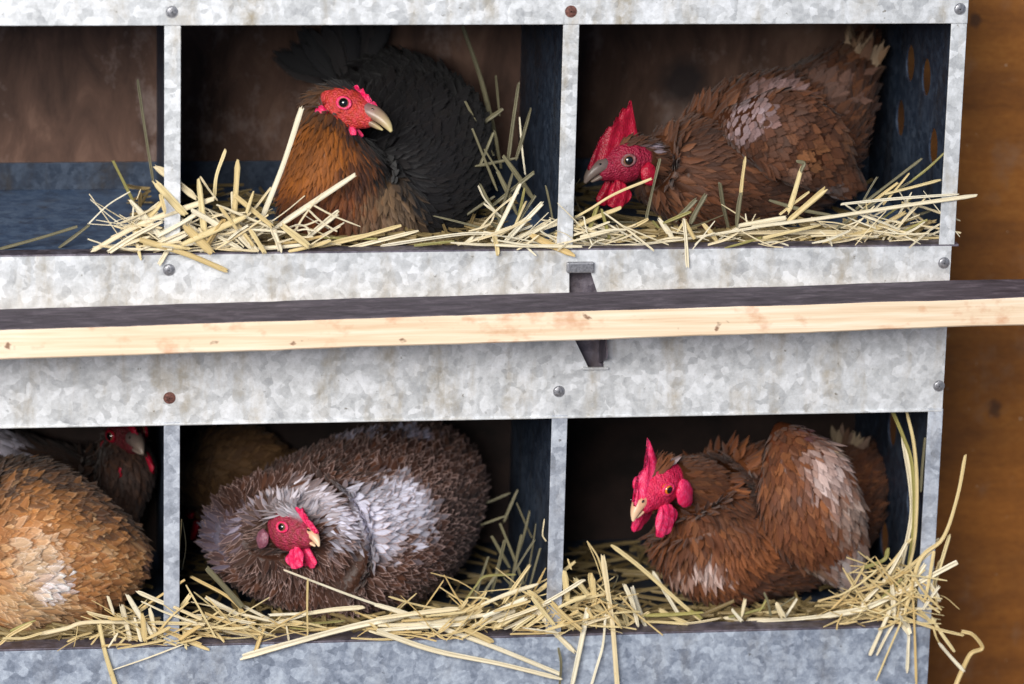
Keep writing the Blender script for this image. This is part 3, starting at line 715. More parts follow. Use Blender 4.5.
# --- hen 3: golden buff hen, lower left nest
buff = [((176, 112, 56), 5), ((202, 142, 82), 3), ((138, 80, 38), 5), ((226, 184, 136), 2)]
spec3 = dict(eye=(.003, .0128, .003), iris=M['iris'], beak=M['beak_horn'], flesh=M['comb_red'], comb=comb_profile(.026, -.010, .0045, .0125, [.010, .013, .014, .012, .008], .6),
             wattle=(.012, -.010, .008, .008, .0024), lobe=(-.010, -.011, .005), eye_r=.0042, pup=.74, seed=6)
hen('large golden buff hen filling the front of the lower left nest',
    [(128, 570, .130, 20, 24, 24), (104, 558, .115, 56, 50, 62), (60, 552, .100, 80, 82, 86), (15, 548, .092, 88, 92, 96), (-40, 550, .085, 70, 74, 80)],
    [(-75, 530, .075, 50, 48, 50), (-95, 505, .070, 36, 34, 36), (-104, 485, .068, 29, 26, 28)],
    dict(eye=(-118, 472, .050), f=(-.85, -.2, .4), u=(.0, 1, .1), s=1.1, spec=spec3), 13, buff,
    [(75, 455, .08, 82, (84, 54, 34), 1.0), (0, 440, .07, 84, (66, 44, 30), 1.0), (128, 505, .10, 40, (80, 48, 28), .9), (140, 560, .11, 30, (96, 58, 34), .9), (30, 510, .04, 40, (170, 108, 50), .5), (20, 625, .0, 60, (232, 196, 150), .6), (120, 500, .06, 34, (110, 68, 42), .8), (146, 560, .09, 26, (92, 58, 42), .85), (38, 590, .02, 22, (244, 232, 230), .8), (100, 570, .02, 18, (240, 224, 224), .7), (20, 562, .02, 30, (230, 196, 160), .7)],
    lambda P, fc, rng: np.clip(fc*np.array([1.5, 1.7, 2.0])+.05*rng.random((len(P), 1)), 0, .95), dict(len=(26, 26, 24, 18, 5), wid=(6, 6, 5.5, 4, 2.2), mess=.32, tilt=.09), ((200, 40, 50), (220, 70, 80)))
# --- hen 4: laced brown and white hen, lower middle nest
spec4 = dict(eye=(.003, .0128, .003), iris=M['iris_brown'], beak=M['beak_pale'], flesh=M['comb_pink'], comb=comb_profile(.026, .000, .0045, .0125, [.004, .0065, .007, .005], .7), comb_th=.0034,
             wattle=(.013, -.009, .0095, .0085, .0022), wattle_out=.004, lobe=(-.014, -.010, .0055), lobe_mat=M['earlobe'], eye_r=.0038, pup=.80, beak_len=.62, beak_th=.78, seed=8, bare_row=4, face=(.001, -.003, .0190, .0125))
def edge4(P, fc, rng):
    pale = np.array(lin((190, 158, 150))); k = len(P); m = np.clip(rng.normal(.46, .28, k), 0, 1)[:, None]
    return fc*(1-m)+pale*m
W4 = (228, 226, 244)
hen('brown and white laced hen with fluffed neck and pink wattles in the lower middle nest',
    [(435, 452, .250, 34, 30, 30), (415, 476, .215, 80, 66, 70), (380, 516, .158, 104, 92, 88), (330, 540, .105, 120, 84, 76), (292, 542, .078, 102, 74, 66)],
    [(282, 535, .058, 68, 58, 50), (277, 530, .048, 40, 34, 32)],
    dict(eye=(283, 527, .018), f=(.70, -.20, .66), u=(.30, .92, .25), s=1.10, spec=spec4), 14,
    [((72, 40, 26), 5), ((48, 27, 22), 4), ((104, 62, 40), 2)],
    [(235, 492, .04, 44, (186, 178, 200), .9), (203, 535, .06, 40, (140, 132, 156), .8), (300, 488, .04, 44, (226, 218, 228), .95), (350, 500, .03, 44, W4, 1.0), (390, 515, .06, 40, W4, 1.0), (365, 540, .02, 26, W4, .7), (450, 540, .10, 60, (44, 28, 26), .9), (420, 580, .08, 50, (58, 34, 28), .9), (352, 448, .16, 26, (206, 204, 230), .9), (405, 448, .16, 24, (190, 188, 216), .8), (445, 490, .17, 24, (180, 176, 204), .8), (375, 480, .12, 22, (60, 38, 28), .9), (450, 545, .10, 64, (56, 34, 28), .95), (405, 578, .07, 44, (66, 40, 28), .95), (350, 588, .04, 38, (72, 44, 30), .9), (255, 510, .03, 34, (66, 42, 28), 1.0), (250, 545, .03, 30, (70, 44, 32), .9), (255, 540, .01, 18, (70, 44, 34), .8)],
    edge4, dict(len=(28, 23, 19, 25, 5), wid=(6.5, 5.5, 4.4, 2.8, 2.0), mess=.26, tilt=.11, curl=.10, ntilt=.10), ((142, 56, 58), (190, 52, 92)))
# --- hen 5: red-brown hen with bright pink comb, lower right nest
spec5 = dict(eye=(.003, .0128, .003), iris=M['iris'], beak=M['beak_pale'], flesh=M['comb_pink'], comb=comb_profile(.027, -.010, .0045, .0130, [.008, .011, .015, .024], .86), comb_th=.0052,
             wattle=(.0085, -.008, .0135, .0105, .0036), wattle_out=.008, lobe=(-.010, -.011, .0085), eye_r=.0040, pup=.80, seed=9, beak_len=.72, beak_th=.88, bare_row=1, face=(-.002, -.003, .0245, .0155))
hen('red-brown hen with a bright pink comb and wattles looking left in the lower right nest',
    [(868, 455, .205, 16, 16, 20), (846, 480, .180, 50, 44, 54), (806, 508, .140, 74, 66, 80), (752, 522, .100, 72, 82, 84), (716, 530, .078, 66, 74, 74)],
    [(704, 510, .076, 54, 50, 54), (696, 492, .076, 40, 36, 40), (690, 482, .068, 29, 26, 28)],
    dict(eye=(667, 489, .020), f=(-.56, -.60, .57), u=(-.08, .93, .30), s=1.16, spec=spec5), 15,
    [((124, 70, 34), 4), ((100, 52, 28), 4), ((72, 38, 24), 3), ((160, 100, 58), 2)],
    [(706, 455, .03, 34, (100, 62, 36), .9), (740, 445, .05, 34, (92, 58, 38), .9), (706, 560, .03, 17, (236, 206, 196), .75), (672, 572, .04, 15, (226, 190, 176), .6), (740, 550, .03, 30, (140, 80, 40), .5), (720, 500, .04, 26, (88, 50, 28), .6), (765, 480, .05, 18, (60, 36, 24), .8), (672, 462, .03, 9, (214, 205, 214), .9), (648, 575, .03, 20, (80, 54, 44), .8), (815, 462, .03, 30, (206, 182, 176), .8), (842, 495, .03, 34, (176, 156, 146), .7), (852, 560, .04, 40, (176, 164, 162), .95), (800, 560, .04, 14, (196, 166, 140), .7), (790, 470, .0, 18, (120, 66, 46), .6), (865, 520, .05, 30, (120, 104, 98), .7), (800, 432, .05, 20, (100, 60, 70), .7), (760, 590, .03, 30, (84, 48, 32), .8), (835, 430, .03, 14, (206, 190, 140), .6)],
    None, dict(len=(34, 32, 28, 24, 6), wid=(6, 5, 4.6, 3.4, 2.0), mess=.16, tilt=.09, wing_len=(36, 30, 18), wing_wid=(6, 5, 4)), ((214, 20, 72), (232, 60, 104)),
    wings=[[(778, 424, .055, 5, 3), (786, 440, .042, 24, 12), (800, 470, .028, 46, 20), (815, 515, .030, 52, 22), (836, 552, .045, 36, 15), (850, 575, .055, 16, 7)]],
    tail=dict(at=(845, 455, .17), dir=(.3, .9, 0), len=30, n=16, spread=.5, w=16, fw=4, cols=[(150, 130, 104), (100, 70, 50), (120, 96, 80)]))
# --- hen 6: dark hen at the back of the lower left nest
spec6 = dict(eye=(.003, .0128, .003), iris=M['iris_brown'], beak=M['beak_grey'], flesh=M['comb_dark'], beak_len=.8, comb=comb_profile(.026, -.010, .0045, .0125, [.008, .010, .010, .008], .6),
             wattle=(.010, -.010, .0105, .0095, .0028), wattle_out=.010, lobe=(-.010, -.010, .005), eye_r=.0042, pup=.74, seed=10)
hen('dark brown hen with red wattles behind the golden hen in the lower left nest',
    [(-20, 490, .255, 20, 20, 20), (5, 480, .235, 55, 48, 50), (50, 492, .225, 66, 50, 60), (95, 500, .215, 52, 46, 50)],
    [(118, 482, .205, 36, 34, 34), (124, 462, .200, 30, 27, 28)],
    dict(eye=(112, 436, .192), f=(.42, -.22, .88), u=(0, .95, .3), s=1.12, spec=spec6), 16,
    [((58, 36, 26), 4), ((40, 24, 20), 4), ((86, 56, 38), 2)],
    [(8, 442, .20, 40, (222, 216, 232), 1.0), (70, 455, .2, 30, (74, 48, 34), .6)],
    None, dict(len=(34, 28, 24, 18, 5), wid=(9, 9, 8, 4.2, 2.2), mess=.2), ((92, 34, 34), (120, 36, 48)))
# --- hen 7: buff hen at the back of the lower middle nest
hen('tan hen seen from behind at the back of the lower middle nest',
    [(286, 462, .262, 14, 14, 14), (272, 464, .256, 26, 26, 30), (245, 466, .245, 40, 42, 46), (215, 468, .232, 38, 38, 42)],
    [(203, 478, .222, 28, 26, 28), (199, 488, .216, 26, 25, 26)],
    dict(eye=(186, 500, .235), f=(-.3, -.4, -.85), u=(0, 1, .1), s=1.1, spec=spec3), 17,
    [((140, 104, 66), 4), ((116, 84, 54), 3), ((90, 62, 44), 2)],
    [],
    None, dict(len=(34, 28, 24, 18, 5), wid=(9, 9, 8, 4.2, 2.2), mess=.2), ((130, 30, 40), (160, 40, 56)))
# ------------------------------------------------------------------ straw
def straw_mat(name, a, b, c_):
    k = NT(name); P = k.pos(); rnd = k.n('ShaderNodeObjectInfo').outputs['Random']
    sv = k.n('ShaderNodeAttribute', attribute_name='along').outputs['Vector']
    f = k.noise(k.map(sv, (2.2, 14, 1)), 1.0, 4, .7)
    c = k.mix(k.rng(f, .32, .68), tuple(x*.72 for x in a), b)
    c = k.mix(k.rng(k.noise(k.map(sv, (9, 2, 1)), 1.0, 3, .6), .62, .72, 0, .5), c, tuple(x*.55 for x in c_))
    at_ = k.n('ShaderNodeAttribute', attribute_name='tone').outputs['Fac']
    c = k.mix(k.math('MULTIPLY', at_, .65), c, c_)
    k.col(c); k.p(Roughness=.42, Specular_IOR_Level=.5)
    k.bump(k.noise(k.map(sv, (4, 40, 1)), 1.0, 2, .5), .0004, .5); return k.m
M['straw_pale'] = straw_mat('pale_straw', lin((240, 226, 190)), lin((252, 244, 222)), lin((222, 196, 140)))
M['straw_gold'] = straw_mat('golden_straw', lin((224, 200, 142)), lin((242, 224, 174)), lin((196, 158, 90)))
M['straw_green'] = straw_mat('greenish_straw', lin((150, 142, 78)), lin((190, 178, 108)), lin((110, 108, 66)))
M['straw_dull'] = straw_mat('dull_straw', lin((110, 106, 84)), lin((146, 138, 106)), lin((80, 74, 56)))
M['straw_soiled'] = straw_mat('soiled_straw', lin((150, 128, 84)), lin((182, 160, 112)), lin((96, 78, 48)))
srng = np.random.default_rng(77)
def straw_arrays(pts, w, thick, tone=0.0, ns=7, flat=.42):
    """hollow-looking flattened stalk through 3-D points"""
    pts = np.array(pts); C = catmull(pts, ns) if len(pts) > 2 else pts[0]+(pts[1]-pts[0])*np.linspace(0, 1, ns)[:, None]
    n = len(C)
    if len(pts) == 2:
        ln = np.linalg.norm(pts[1]-pts[0]); sag = nrm(srng.normal(0, 1, 3))*ln*srng.uniform(0, .03)
        C = C+np.sin(np.linspace(0, np.pi, n))[:, None]*sag
    T_ = nrm(np.gradient(C, axis=0)); ref = nrm(-FW+srng.normal(0, .35, 3)); B = nrm(np.cross(T_, ref)); Nn = np.cross(B, T_)
    wv = w*.5*(1+.10*np.sin(np.linspace(0, srng.uniform(2, 7), n)+srng.uniform(0, 6))); wv[0] *= srng.uniform(.55, 1); wv[-1] *= srng.uniform(.5, 1)
    prof = [(1, .1), (.72, .9), (.30, .45), (.05, .30), (-.25, .55), (-.6, 1), (-1, .2), (-.5, -.6), (.5, -.6)]
    m = len(prof); V = np.stack([C+B*(wv*a)[:, None]+Nn*(wv*b*flat)[:, None] for a, b in prof], 1).reshape(-1, 3)
    F = [(i*m+j, i*m+(j+1) % m, (i+1)*m+(j+1) % m, (i+1)*m+j) for i in range(n-1) for j in range(m)]
    F += [tuple(range(m))[::-1], tuple((n-1)*m+j for j in range(m))]
    V = V.reshape(n, m, 3); V[0] -= T_[0]*(w*srng.uniform(0, .9, (m, 1))); V[-1] += T_[-1]*(w*srng.uniform(0, .9, (m, 1))); V = V.reshape(-1, 3)
    ll = np.concatenate([[0], np.cumsum(np.linalg.norm(np.diff(C, axis=0), axis=1))])
    AL = np.stack([np.repeat(ll*20+srng.uniform(0, 50), m), np.tile(np.arange(m)/m, n), np.zeros(n*m)], 1)
    return V, F, AL, np.full(len(V), tone)
def straw_obj(name, parts, mat):
    V, F, A_, T_ = [], [], [], []; o = 0
    for v, f, a, t in parts:
        V.append(v); F += [tuple(i+o for i in q_) for q_ in f]; A_.append(a); T_.append(t); o += len(v)
    V = np.concatenate(V); ob = pym(name, V, F, mat)
    a = ob.data.attributes.new('along', 'FLOAT_VECTOR', 'POINT'); a.data.foreach_set('vector', np.concatenate(A_).ravel())
    a = ob.data.attributes.new('tone', 'FLOAT', 'POINT'); a.data.foreach_set('value', np.concatenate(T_))
    return ob
def lipy(px, lower):      # photo row of the lip front edge
    return (650-(px/930)*24) if lower else (255.5-(px/945)*9)
CT = {'p': 'straw_pale', 'g': 'straw_gold', 'n': 'straw_green', 'd': 'straw_dull'}
NAMED = {}
def stalk(pts, w, c, Y, label, group, slope=None):
    """pts in photo pixels; below the lip line the stalk hangs just in front of the sheet, above it lies inside at depth Y"""
    out = []; low = np.mean([p[1] for p in pts]) > 350; yj = Y+srng.uniform(-.004, .010)
    s_ = srng.uniform(-.06, .10) if slope is None else slope
    ly0 = lipy(pts[0][0], low)
    anyb = any(p[1] > lipy(p[0], low)-1 for p in pts)
    for i, p in enumerate(pts):
        below = p[1]-lipy(p[0], low)
        if below > -1: y = -.0050-srng.uniform(0, .003)
        else:
            h = -below*PX
            y = (yj if not anyb else min(yj, -.004+h*.5))+h*s_
        out.append(at(p[0], p[1], y))
    ob = straw_obj('straw_stalk', [straw_arrays(out, w*PX*srng.uniform(.92, 1.2), 0, float(np.clip(srng.normal(.35, .3), 0, 1)))], M[CT[c]])
    # origin at the stalk's own middle
    ctr = np.mean(np.array(out), axis=0); ob.data.transform(Matrix.Translation(-Vector(ctr))); ob.location = ctr
    tag(ob, label, 'straw', group); return ob
GA = ('pale straw stalk in the heap on the lip beneath the upper left post', 'straw heap beneath the upper left post')
GB = ('straw stalk lying on the lip between the orange-necked hen and the upper middle post', 'straw on the upper middle lip')
GC = ('straw stalk lying on the lip below the head of the big-combed hen', 'straw below the big-combed hen')
GD = ('straw stalk strewn on the lip at the right end of the upper right nest', 'straw at the right end of the upper nest')
GE = ('straw stalk in the clump on the lip beneath the lower left post', 'straw beneath the lower left post')
GF = ('straw stalk on the lip below the laced hen with fluffed neck', 'straw below the laced hen')
GG = ('straw stalk in the heap on the lip beneath the lower middle post', 'straw heap beneath the lower middle post')
GH = ('straw stalk lying on the lip below the hen with the bright pink comb', 'straw below the pink-combed hen')
GI = ('straw stalk in the bundle spilling out at the lower right post', 'straw bundle at the lower right post')
GJ = ('dull straw blade in the back right corner of the upper middle nest', 'dull blades in the upper middle nest')
GK = ('dull straw blade standing in the back right corner of the lower middle nest', 'dull blades in the lower middle nest')
def Zm(ox, oy, s_, rows, grp, Y=None):
    if Y is None: Y = -.016 if grp in (GA, GE, GG) else (-.003 if grp in (GI,) else .004)
    for r in rows:
        pts, w, c = r[0], r[1], r[2]; yy = r[3] if len(r) > 3 and r[3] is not None else Y+srng.uniform(0, .014)
        lb = r[4] if len(r) > 4 else None
        P_ = [(ox+pts[i]/s_, oy+pts[i+1]/s_) for i in range(0, len(pts), 2)]
        stalk(P_, w/s_*.95, c, yy, lb or grp[0], None if lb else grp[1])
# upper left heap
Zm(90, 150, 4.267, [
 ((20, 425, 230, 310, 520, 210), 24, 'p'), ((90, 430, 300, 310), 20, 'p'), ((200, 330, 300, 230), 24, 'g'), ((285, 145, 340, 205, 390, 260), 32, 'g'),
 ((465, 140, 480, 280, 495, 420), 28, 'g'), ((475, 120, 540, 210), 12, 'p'), ((695, 185, 670, 260), 14, 'g'), ((625, 200, 770, 320), 22, 'g'), ((545, 235, 790, 340), 13, 'p'), ((570, 342, 830, 350), 10, 'p', -.003),
 ((400, 400, 650, 290), 24, 'g'), ((300, 360, 465, 265), 20, 'p'), ((380, 300, 520, 400), 38, 'p'), ((500, 400, 560, 310), 30, 'g'), ((620, 340, 700, 420), 34, 'p'), ((600, 270, 690, 400), 20, 'g'),
 ((420, 340, 510, 430), 36, 'g'), ((330, 400, 400, 360), 30, 'p'), ((440, 260, 560, 330), 24, 'p'), ((780, 340, 810, 420), 22, 'p'), ((690, 350, 740, 430), 22, 'g'), ((860, 430, 1020, 390), 20, 'g'), ((830, 330, 920, 400), 30, 'g'),
 ((300, 480, 330, 430), 18, 'p'), ((180, 225, 330, 400), 26, 'p'), ((185, 250, 180, 300), 8, 'p'), ((320, 420, 520, 380), 20, 'p'), ((560, 420, 600, 350), 20, 'p'), ((240, 400, 420, 420), 20, 'g'), ((720, 420, 900, 405), 18, 'p'), ((560, 250, 620, 330), 14, 'g'), ((210, 350, 340, 350), 16, 'p'),
 ((305, 200, 320, 260), 26, 'g'), ((530, 360, 640, 420), 18, 'p'), ((850, 330, 890, 318, 925, 330, 935, 355), 10, 'p'), ((130, 410, 250, 370), 16, 'p'), ((480, 430, 590, 400), 16, 'p'), ((800, 400, 980, 370), 14, 'g')], GA)
Zm(90, 150, 4.267, [
 ((100, 50, 145, 140, 185, 220), 14, 'n', .02, 'thin greenish stalk leaning out of the heap into the upper left nest'),
 ((230, 388, 400, 440, 575, 512), 24, 'g', None, 'golden straw stalk sloping down over the metal lip near the upper left bolt'),
 ((182, 305, 195, 380, 215, 460), 15, 'g', -.003, 'short golden stalk standing upright at the left edge of the upper left heap'),
 ((295, 80, 365, 135, 440, 195), 30, 'p', .006, 'thick pale stalk crossing the foot of the upper left post'),
 ((575, 10, 540, 110, 530, 205), 20, 'g', .012, 'upright golden stalk just right of the upper left post'),
 ((630, 60, 622, 180, 605, 420), 22, 'g', .010, 'tall upright stalk halfway between the upper left post and the orange-necked hen'),
 ((215, 170, 200, 210), 5, 'p', .02)], GA)
Zm(0, 0, 1, [((301, 110, 283, 165, 262, 218), 6.4, 'p', .004, 'long thick pale stalk leaning up across the chest of the orange-necked hen'),
 ((353, 176, 275, 228), 5.6, 'p', .004, 'pale stalk slanting up to the right in front of the orange-necked hen'),
 ((336, 214, 309, 236), 7, 'p', .003, 'short thick white stalk at the foot of the orange-necked hen'),
 ((138, 82, 145, 130, 153, 180), 4, 'd', .15, 'long dull green blade standing against the inner wall of the upper left nest'),
 ((0, 249, 40, 238, 76, 227), 3, 'd', .06, 'dull green blade lying on the floor of the upper left nest'),
 ((60, 247, 88, 226), 3, 'd', .06, 'short dull blade on the floor of the upper left nest')], GA)
# upper middle
Zm(320, 150, 3.938, [
 ((0, 378, 150, 345, 310, 300), 18, 'g'), ((120, 385, 380, 320), 16, 'p'), ((250, 375, 560, 330, 700, 332), 20, 'p'), ((0, 345, 220, 350), 10, 'n'), ((450, 260, 650, 310), 8, 'd', .03),
 ((625, 145, 650, 195, 700, 250), 9, 'p', .02), ((650, 215, 710, 260), 10, 'p', .02), ((890, 145, 915, 270), 9, 'd', .02), ((810, 205, 770, 290), 10, 'g', .02), ((900, 280, 760, 355), 18, 'p'), ((700, 375, 1024, 380), 12, 'p', -.002),
 ((1024, 260, 870, 310, 740, 360), 18, 'p'), ((1024, 285, 900, 360), 18, 'g'), ((600, 345, 560, 380), 12, 'p'), ((690, 350, 700, 405), 20, 'g'), ((810, 380, 850, 415), 8, 'p'), ((660, 280, 740, 330), 14, 'd', .02), ((500, 385, 700, 370), 14, 'g'), ((380, 375, 520, 360), 12, 'n'), ((60, 360, 210, 330), 12, 'g'), ((930, 330, 1040, 290), 14, 'g'), ((860, 350, 960, 310), 14, 'd', .02), ((750, 330, 830, 300), 12, 'p')], GB)
Zm(320, 150, 3.938, [
 ((785, 142, 735, 245, 680, 355), 17, 'p', .003, 'bright pale stalk leaning up towards the right end of the upper middle nest'),
 ((870, 215, 735, 355), 21, 'p', .004, 'thick pale stalk beside the upper middle post slanting up to the right'),
 ((840, 340, 900, 370, 990, 410), 22, 'g', -.006, 'golden orange stalk over the lip above the dark bracket slot')], GB)
Zm(240, 0, 2.532, [
 ((565, 70, 610, 200, 645, 340), 11, 'd', .17), ((645, 335, 660, 420), 10, 'd', .15), ((648, 195, 657, 290), 6, 'd', .15), ((572, 260, 640, 390), 8, 'd', .13), ((705, 215, 690, 320, 680, 400), 10, 'd', .12), ((735, 280, 700, 400), 10, 'd', .12), ((708, 300, 722, 440), 6, 'p', .12),
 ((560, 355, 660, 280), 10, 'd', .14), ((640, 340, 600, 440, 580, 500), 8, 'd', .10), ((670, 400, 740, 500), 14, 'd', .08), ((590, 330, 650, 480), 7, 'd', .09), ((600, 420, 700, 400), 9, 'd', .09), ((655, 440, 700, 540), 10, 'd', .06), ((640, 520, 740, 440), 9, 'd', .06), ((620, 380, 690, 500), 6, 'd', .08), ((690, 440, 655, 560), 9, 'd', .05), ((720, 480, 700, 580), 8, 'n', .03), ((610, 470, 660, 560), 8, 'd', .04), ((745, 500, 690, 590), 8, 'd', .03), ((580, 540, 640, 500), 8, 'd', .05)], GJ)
# upper right
Zm(560, 150, 5.12, [
 ((0, 440, 150, 360, 300, 300), 20, 'g'), ((440, 360, 390, 385, 340, 400), 20, 'g'), ((190, 290, 160, 380, 130, 460), 22, 'n'), ((215, 310, 250, 440), 18, 'n'), ((230, 405, 360, 415, 500, 430), 16, 'p'), ((600, 350, 690, 260), 24, 'd'), ((660, 320, 540, 370), 18, 'n'),
 ((740, 240, 700, 310, 670, 370), 26, 'd'), ((820, 180, 835, 280, 860, 390), 22, 'd', .03), ((925, 225, 905, 380), 24, 'd'), ((830, 335, 740, 370, 640, 400), 18, 'd'), ((515, 365, 570, 440), 28, 'p'), ((640, 370, 680, 440), 20, 'g'), ((735, 380, 800, 460), 24, 'g'),
 ((70, 440, 90, 480), 14, 'n'), ((480, 370, 530, 430), 16, 'n'), ((290, 385, 350, 465), 6, 'p'), ((380, 430, 390, 470), 5, 'p'), ((950, 330, 960, 380), 8, 'p'), ((1000, 330, 975, 380), 6, 'p'), ((1024, 450, 850, 500), 14, 'n'), ((750, 455, 560, 470), 14, 'g'), ((240, 370, 400, 372), 12, 'd', .04), ((600, 420, 640, 360), 14, 'g'),
 ((100, 150, 70, 210, 105, 320), 10, 'd', .03), ((300, 470, 480, 440), 14, 'g'), ((820, 440, 1020, 420), 14, 'g'), ((180, 470, 330, 440), 10, 'n')], GC)
Zm(560, 150, 5.12, [
 ((0, 385, 140, 310, 280, 225, 460, 150), 18, 'g', .003, 'long golden stalk pointing up to the right in front of the big-combed hen face'),
 ((510, 55, 475, 200, 440, 360), 19, 'd', .02, 'thick upright stalk directly behind the face of the big-combed hen'),
 ((948, 45, 935, 140, 925, 232), 20, 'g', .02, 'upright yellow stalk in front of the brown body of the big-combed hen'),
 ((635, 365, 645, 460, 652, 585), 22, 'p', -.006, 'white stalk hanging straight down over the upper metal lip in the right nest'),
 ((0, 490, 240, 492, 440, 480, 740, 440, 1100, 380), 18, 'p', -.001, 'very long pale stalk lying along the lip of the upper right nest')], GC)
Zm(740, 140, 4.096, [
 ((250, 120, 225, 210, 200, 290), 22, 'g'), ((240, 88, 262, 96, 252, 122), 14, 'd'), ((130, 250, 250, 285, 380, 310), 16, 'd'), ((340, 210, 270, 270, 200, 330), 24, 'g'), ((280, 215, 170, 300), 14, 'g'), ((740, 80, 610, 180, 480, 280), 13, 'd', .03), ((835, 55, 770, 115, 700, 170), 10, 'n', .02),
 ((700, 170, 540, 260), 12, 'd', .03), ((690, 140, 590, 260), 10, 'g', .02), ((815, 165, 700, 195, 600, 220), 13, 'g'), ((560, 155, 500, 260), 10, 'd'), ((515, 240, 525, 345), 6, 'g'), ((800, 358, 660, 362, 520, 370), 12, 'p'), ((670, 300, 540, 370), 22, 'g'), ((730, 315, 600, 350), 12, 'g'),
 ((0, 380, 300, 378, 620, 380), 18, 'p'), ((210, 420, 330, 380), 18, 'g'), ((350, 415, 600, 350), 20, 'g'), ((370, 405, 560, 395), 12, 'p'), ((820, 400, 650, 405), 10, 'g'), ((560, 370, 780, 290), 12, 'd'), ((0, 415, 200, 400), 14, 'g'), ((400, 360, 560, 250), 14, 'd'), ((450, 330, 640, 180), 12, 'g'), ((620, 400, 760, 330), 12, 'n'), ((480, 410, 700, 370), 12, 'g'), ((0, 350, 180, 320), 20, 'p'), ((100, 400, 320, 350), 14, 'g'), ((690, 395, 770, 380), 8, 'g'), ((560, 340, 700, 240), 10, 'n')], GD)
Zm(740, 140, 4.096, [((60, 355, 350, 318, 700, 265, 960, 228), 18, 'p', -.004, 'long stalk poking past the upper right post over the brown wall'),
 ((420, 262, 640, 240, 890, 222), 13, 'p', .0, 'straight pale stalk ending level with the upper right post')], GD)
# lower left
Zm(0, 560, 5.12, [
 ((455, 268, 520, 285, 600, 300), 24, 'p'), ((555, 195, 580, 270), 20, 'p'), ((625, 240, 645, 320, 665, 400), 24, 'p'), ((655, 185, 700, 260, 780, 385), 26, 'p'), ((770, 260, 795, 390), 22, 'p'), ((900, 245, 1024, 300), 20, 'p'),
 ((730, 215, 850, 270, 1000, 320), 12, 'p'), ((860, 365, 1024, 430), 18, 'g'), ((580, 330, 590, 410), 14, 'p'), ((470, 430, 510, 380), 9, 'g'), ((730, 290, 740, 400), 32, 'g'), ((400, 330, 380, 440), 14, 'g'), ((560, 300, 640, 300), 16, 'g'), ((600, 380, 560, 440), 12, 'p'), ((640, 400, 600, 440), 12, 'g'), ((690, 300, 720, 410), 18, 'p'), ((760, 400, 860, 350), 18, 'g'), ((930, 400, 1020, 340), 20, 'g'), ((940, 350, 1030, 355), 12, 'p'), ((0, 430, 60, 380, 150, 330), 20, 'g'), ((20, 400, 120, 400, 210, 375), 14, 'g'), ((60, 360, 180, 310), 12, 'n')], GE)
Zm(0, 560, 5.12, [
 ((212, 378, 340, 350, 470, 318, 930, 325, 1040, 330), 18, 'p', -.003, 'long pale stalk lying across the foot of the golden buff hen'),
 ((510, 340, 540, 480, 590, 640), 24, 'g', -.006, 'golden stalk hanging down over the lower lip below the buff hen'),
 ((935, 433, 760, 500, 580, 562), 8, 'p', -.006, 'very thin white stalk lying flat across the lower metal lip'),
 ((710, 165, 800, 205, 920, 255), 24, 'p', -.004, 'thick pale stalk crossing the foot of the lower left post from the left'),
 ((940, 105, 840, 170, 720, 250), 13, 'g', -.006, 'thin golden stalk rising to the right across the lower left post'),
 ((970, 185, 890, 290, 800, 395), 32, 'g', -.005, 'broad golden stalk leaning against the right side of the lower left post')], GE)
# lower middle left
Zm(160, 560, 4.267, [
 ((140, 75, 300, 165, 400, 280), 14, 'g'), ((340, 190, 340, 290), 18, 'g'), ((205, 165, 330, 230), 20, 'p'), ((140, 180, 300, 215), 11, 'p'), ((160, 235, 280, 250, 400, 270), 18, 'p'), ((0, 175, 140, 235, 270, 300, 400, 325), 16, 'p'), ((340, 230, 470, 260), 14, 'p'),
 ((470, 235, 620, 230), 12, 'p'), ((620, 230, 740, 212, 865, 202), 18, 'p'), ((620, 232, 430, 290), 16, 'p'), ((440, 300, 410, 382), 16, 'g'), ((540, 285, 550, 345), 8, 'p'), ((0, 300, 100, 340, 200, 380), 18, 'g'), ((100, 290, 110, 370), 14, 'g'),
 ((270, 320, 410, 325), 18, 'p'), ((820, 215, 900, 250), 10, 'g'), ((430, 290, 600, 272), 12, 'g'), ((200, 230, 420, 310), 14, 'g'), ((360, 200, 520, 280), 14, 'p'), ((110, 300, 260, 320), 16, 'p'), ((560, 290, 640, 300), 12, 'n'), ((620, 300, 790, 290), 12, 'g'), ((650, 270, 780, 260), 9, 'n'), ((700, 310, 860, 280), 12, 'g'), ((330, 240, 300, 310), 16, 'g'), ((60, 330, 180, 290), 14, 'g'), ((880, 300, 1040, 290), 14, 'g'), ((900, 305, 1030, 345), 12, 'p'), ((340, 265, 480, 320), 12, 'p'), ((80, 250, 200, 300), 12, 'p'),
 ((95, 40, 110, -60, 98, -160), 6, 'd', .02), ((75, 90, 82, -50, 92, -170), 6, 'g', .015)], GF)
Zm(160, 560, 4.267, [
 ((208, 45, 270, 110, 345, 195), 24, 'd', .010, 'thick round stalk leaning up to the left before the laced hen'),
 ((535, 45, 690, 105, 850, 165, 1035, 228), 14, 'p', .002, 'thin pale stalk running down to the right from under the pink wattles'),
 ((630, 85, 628, 200, 630, 315), 10, 'g', .001, 'thin upright stalk in front of the laced hen breast'),
 ((360, 412, 560, 355, 800, 290, 1040, 238), 27, 'p', -.008, 'fat white stalk lying across the lower lip below the laced hen')], GF)
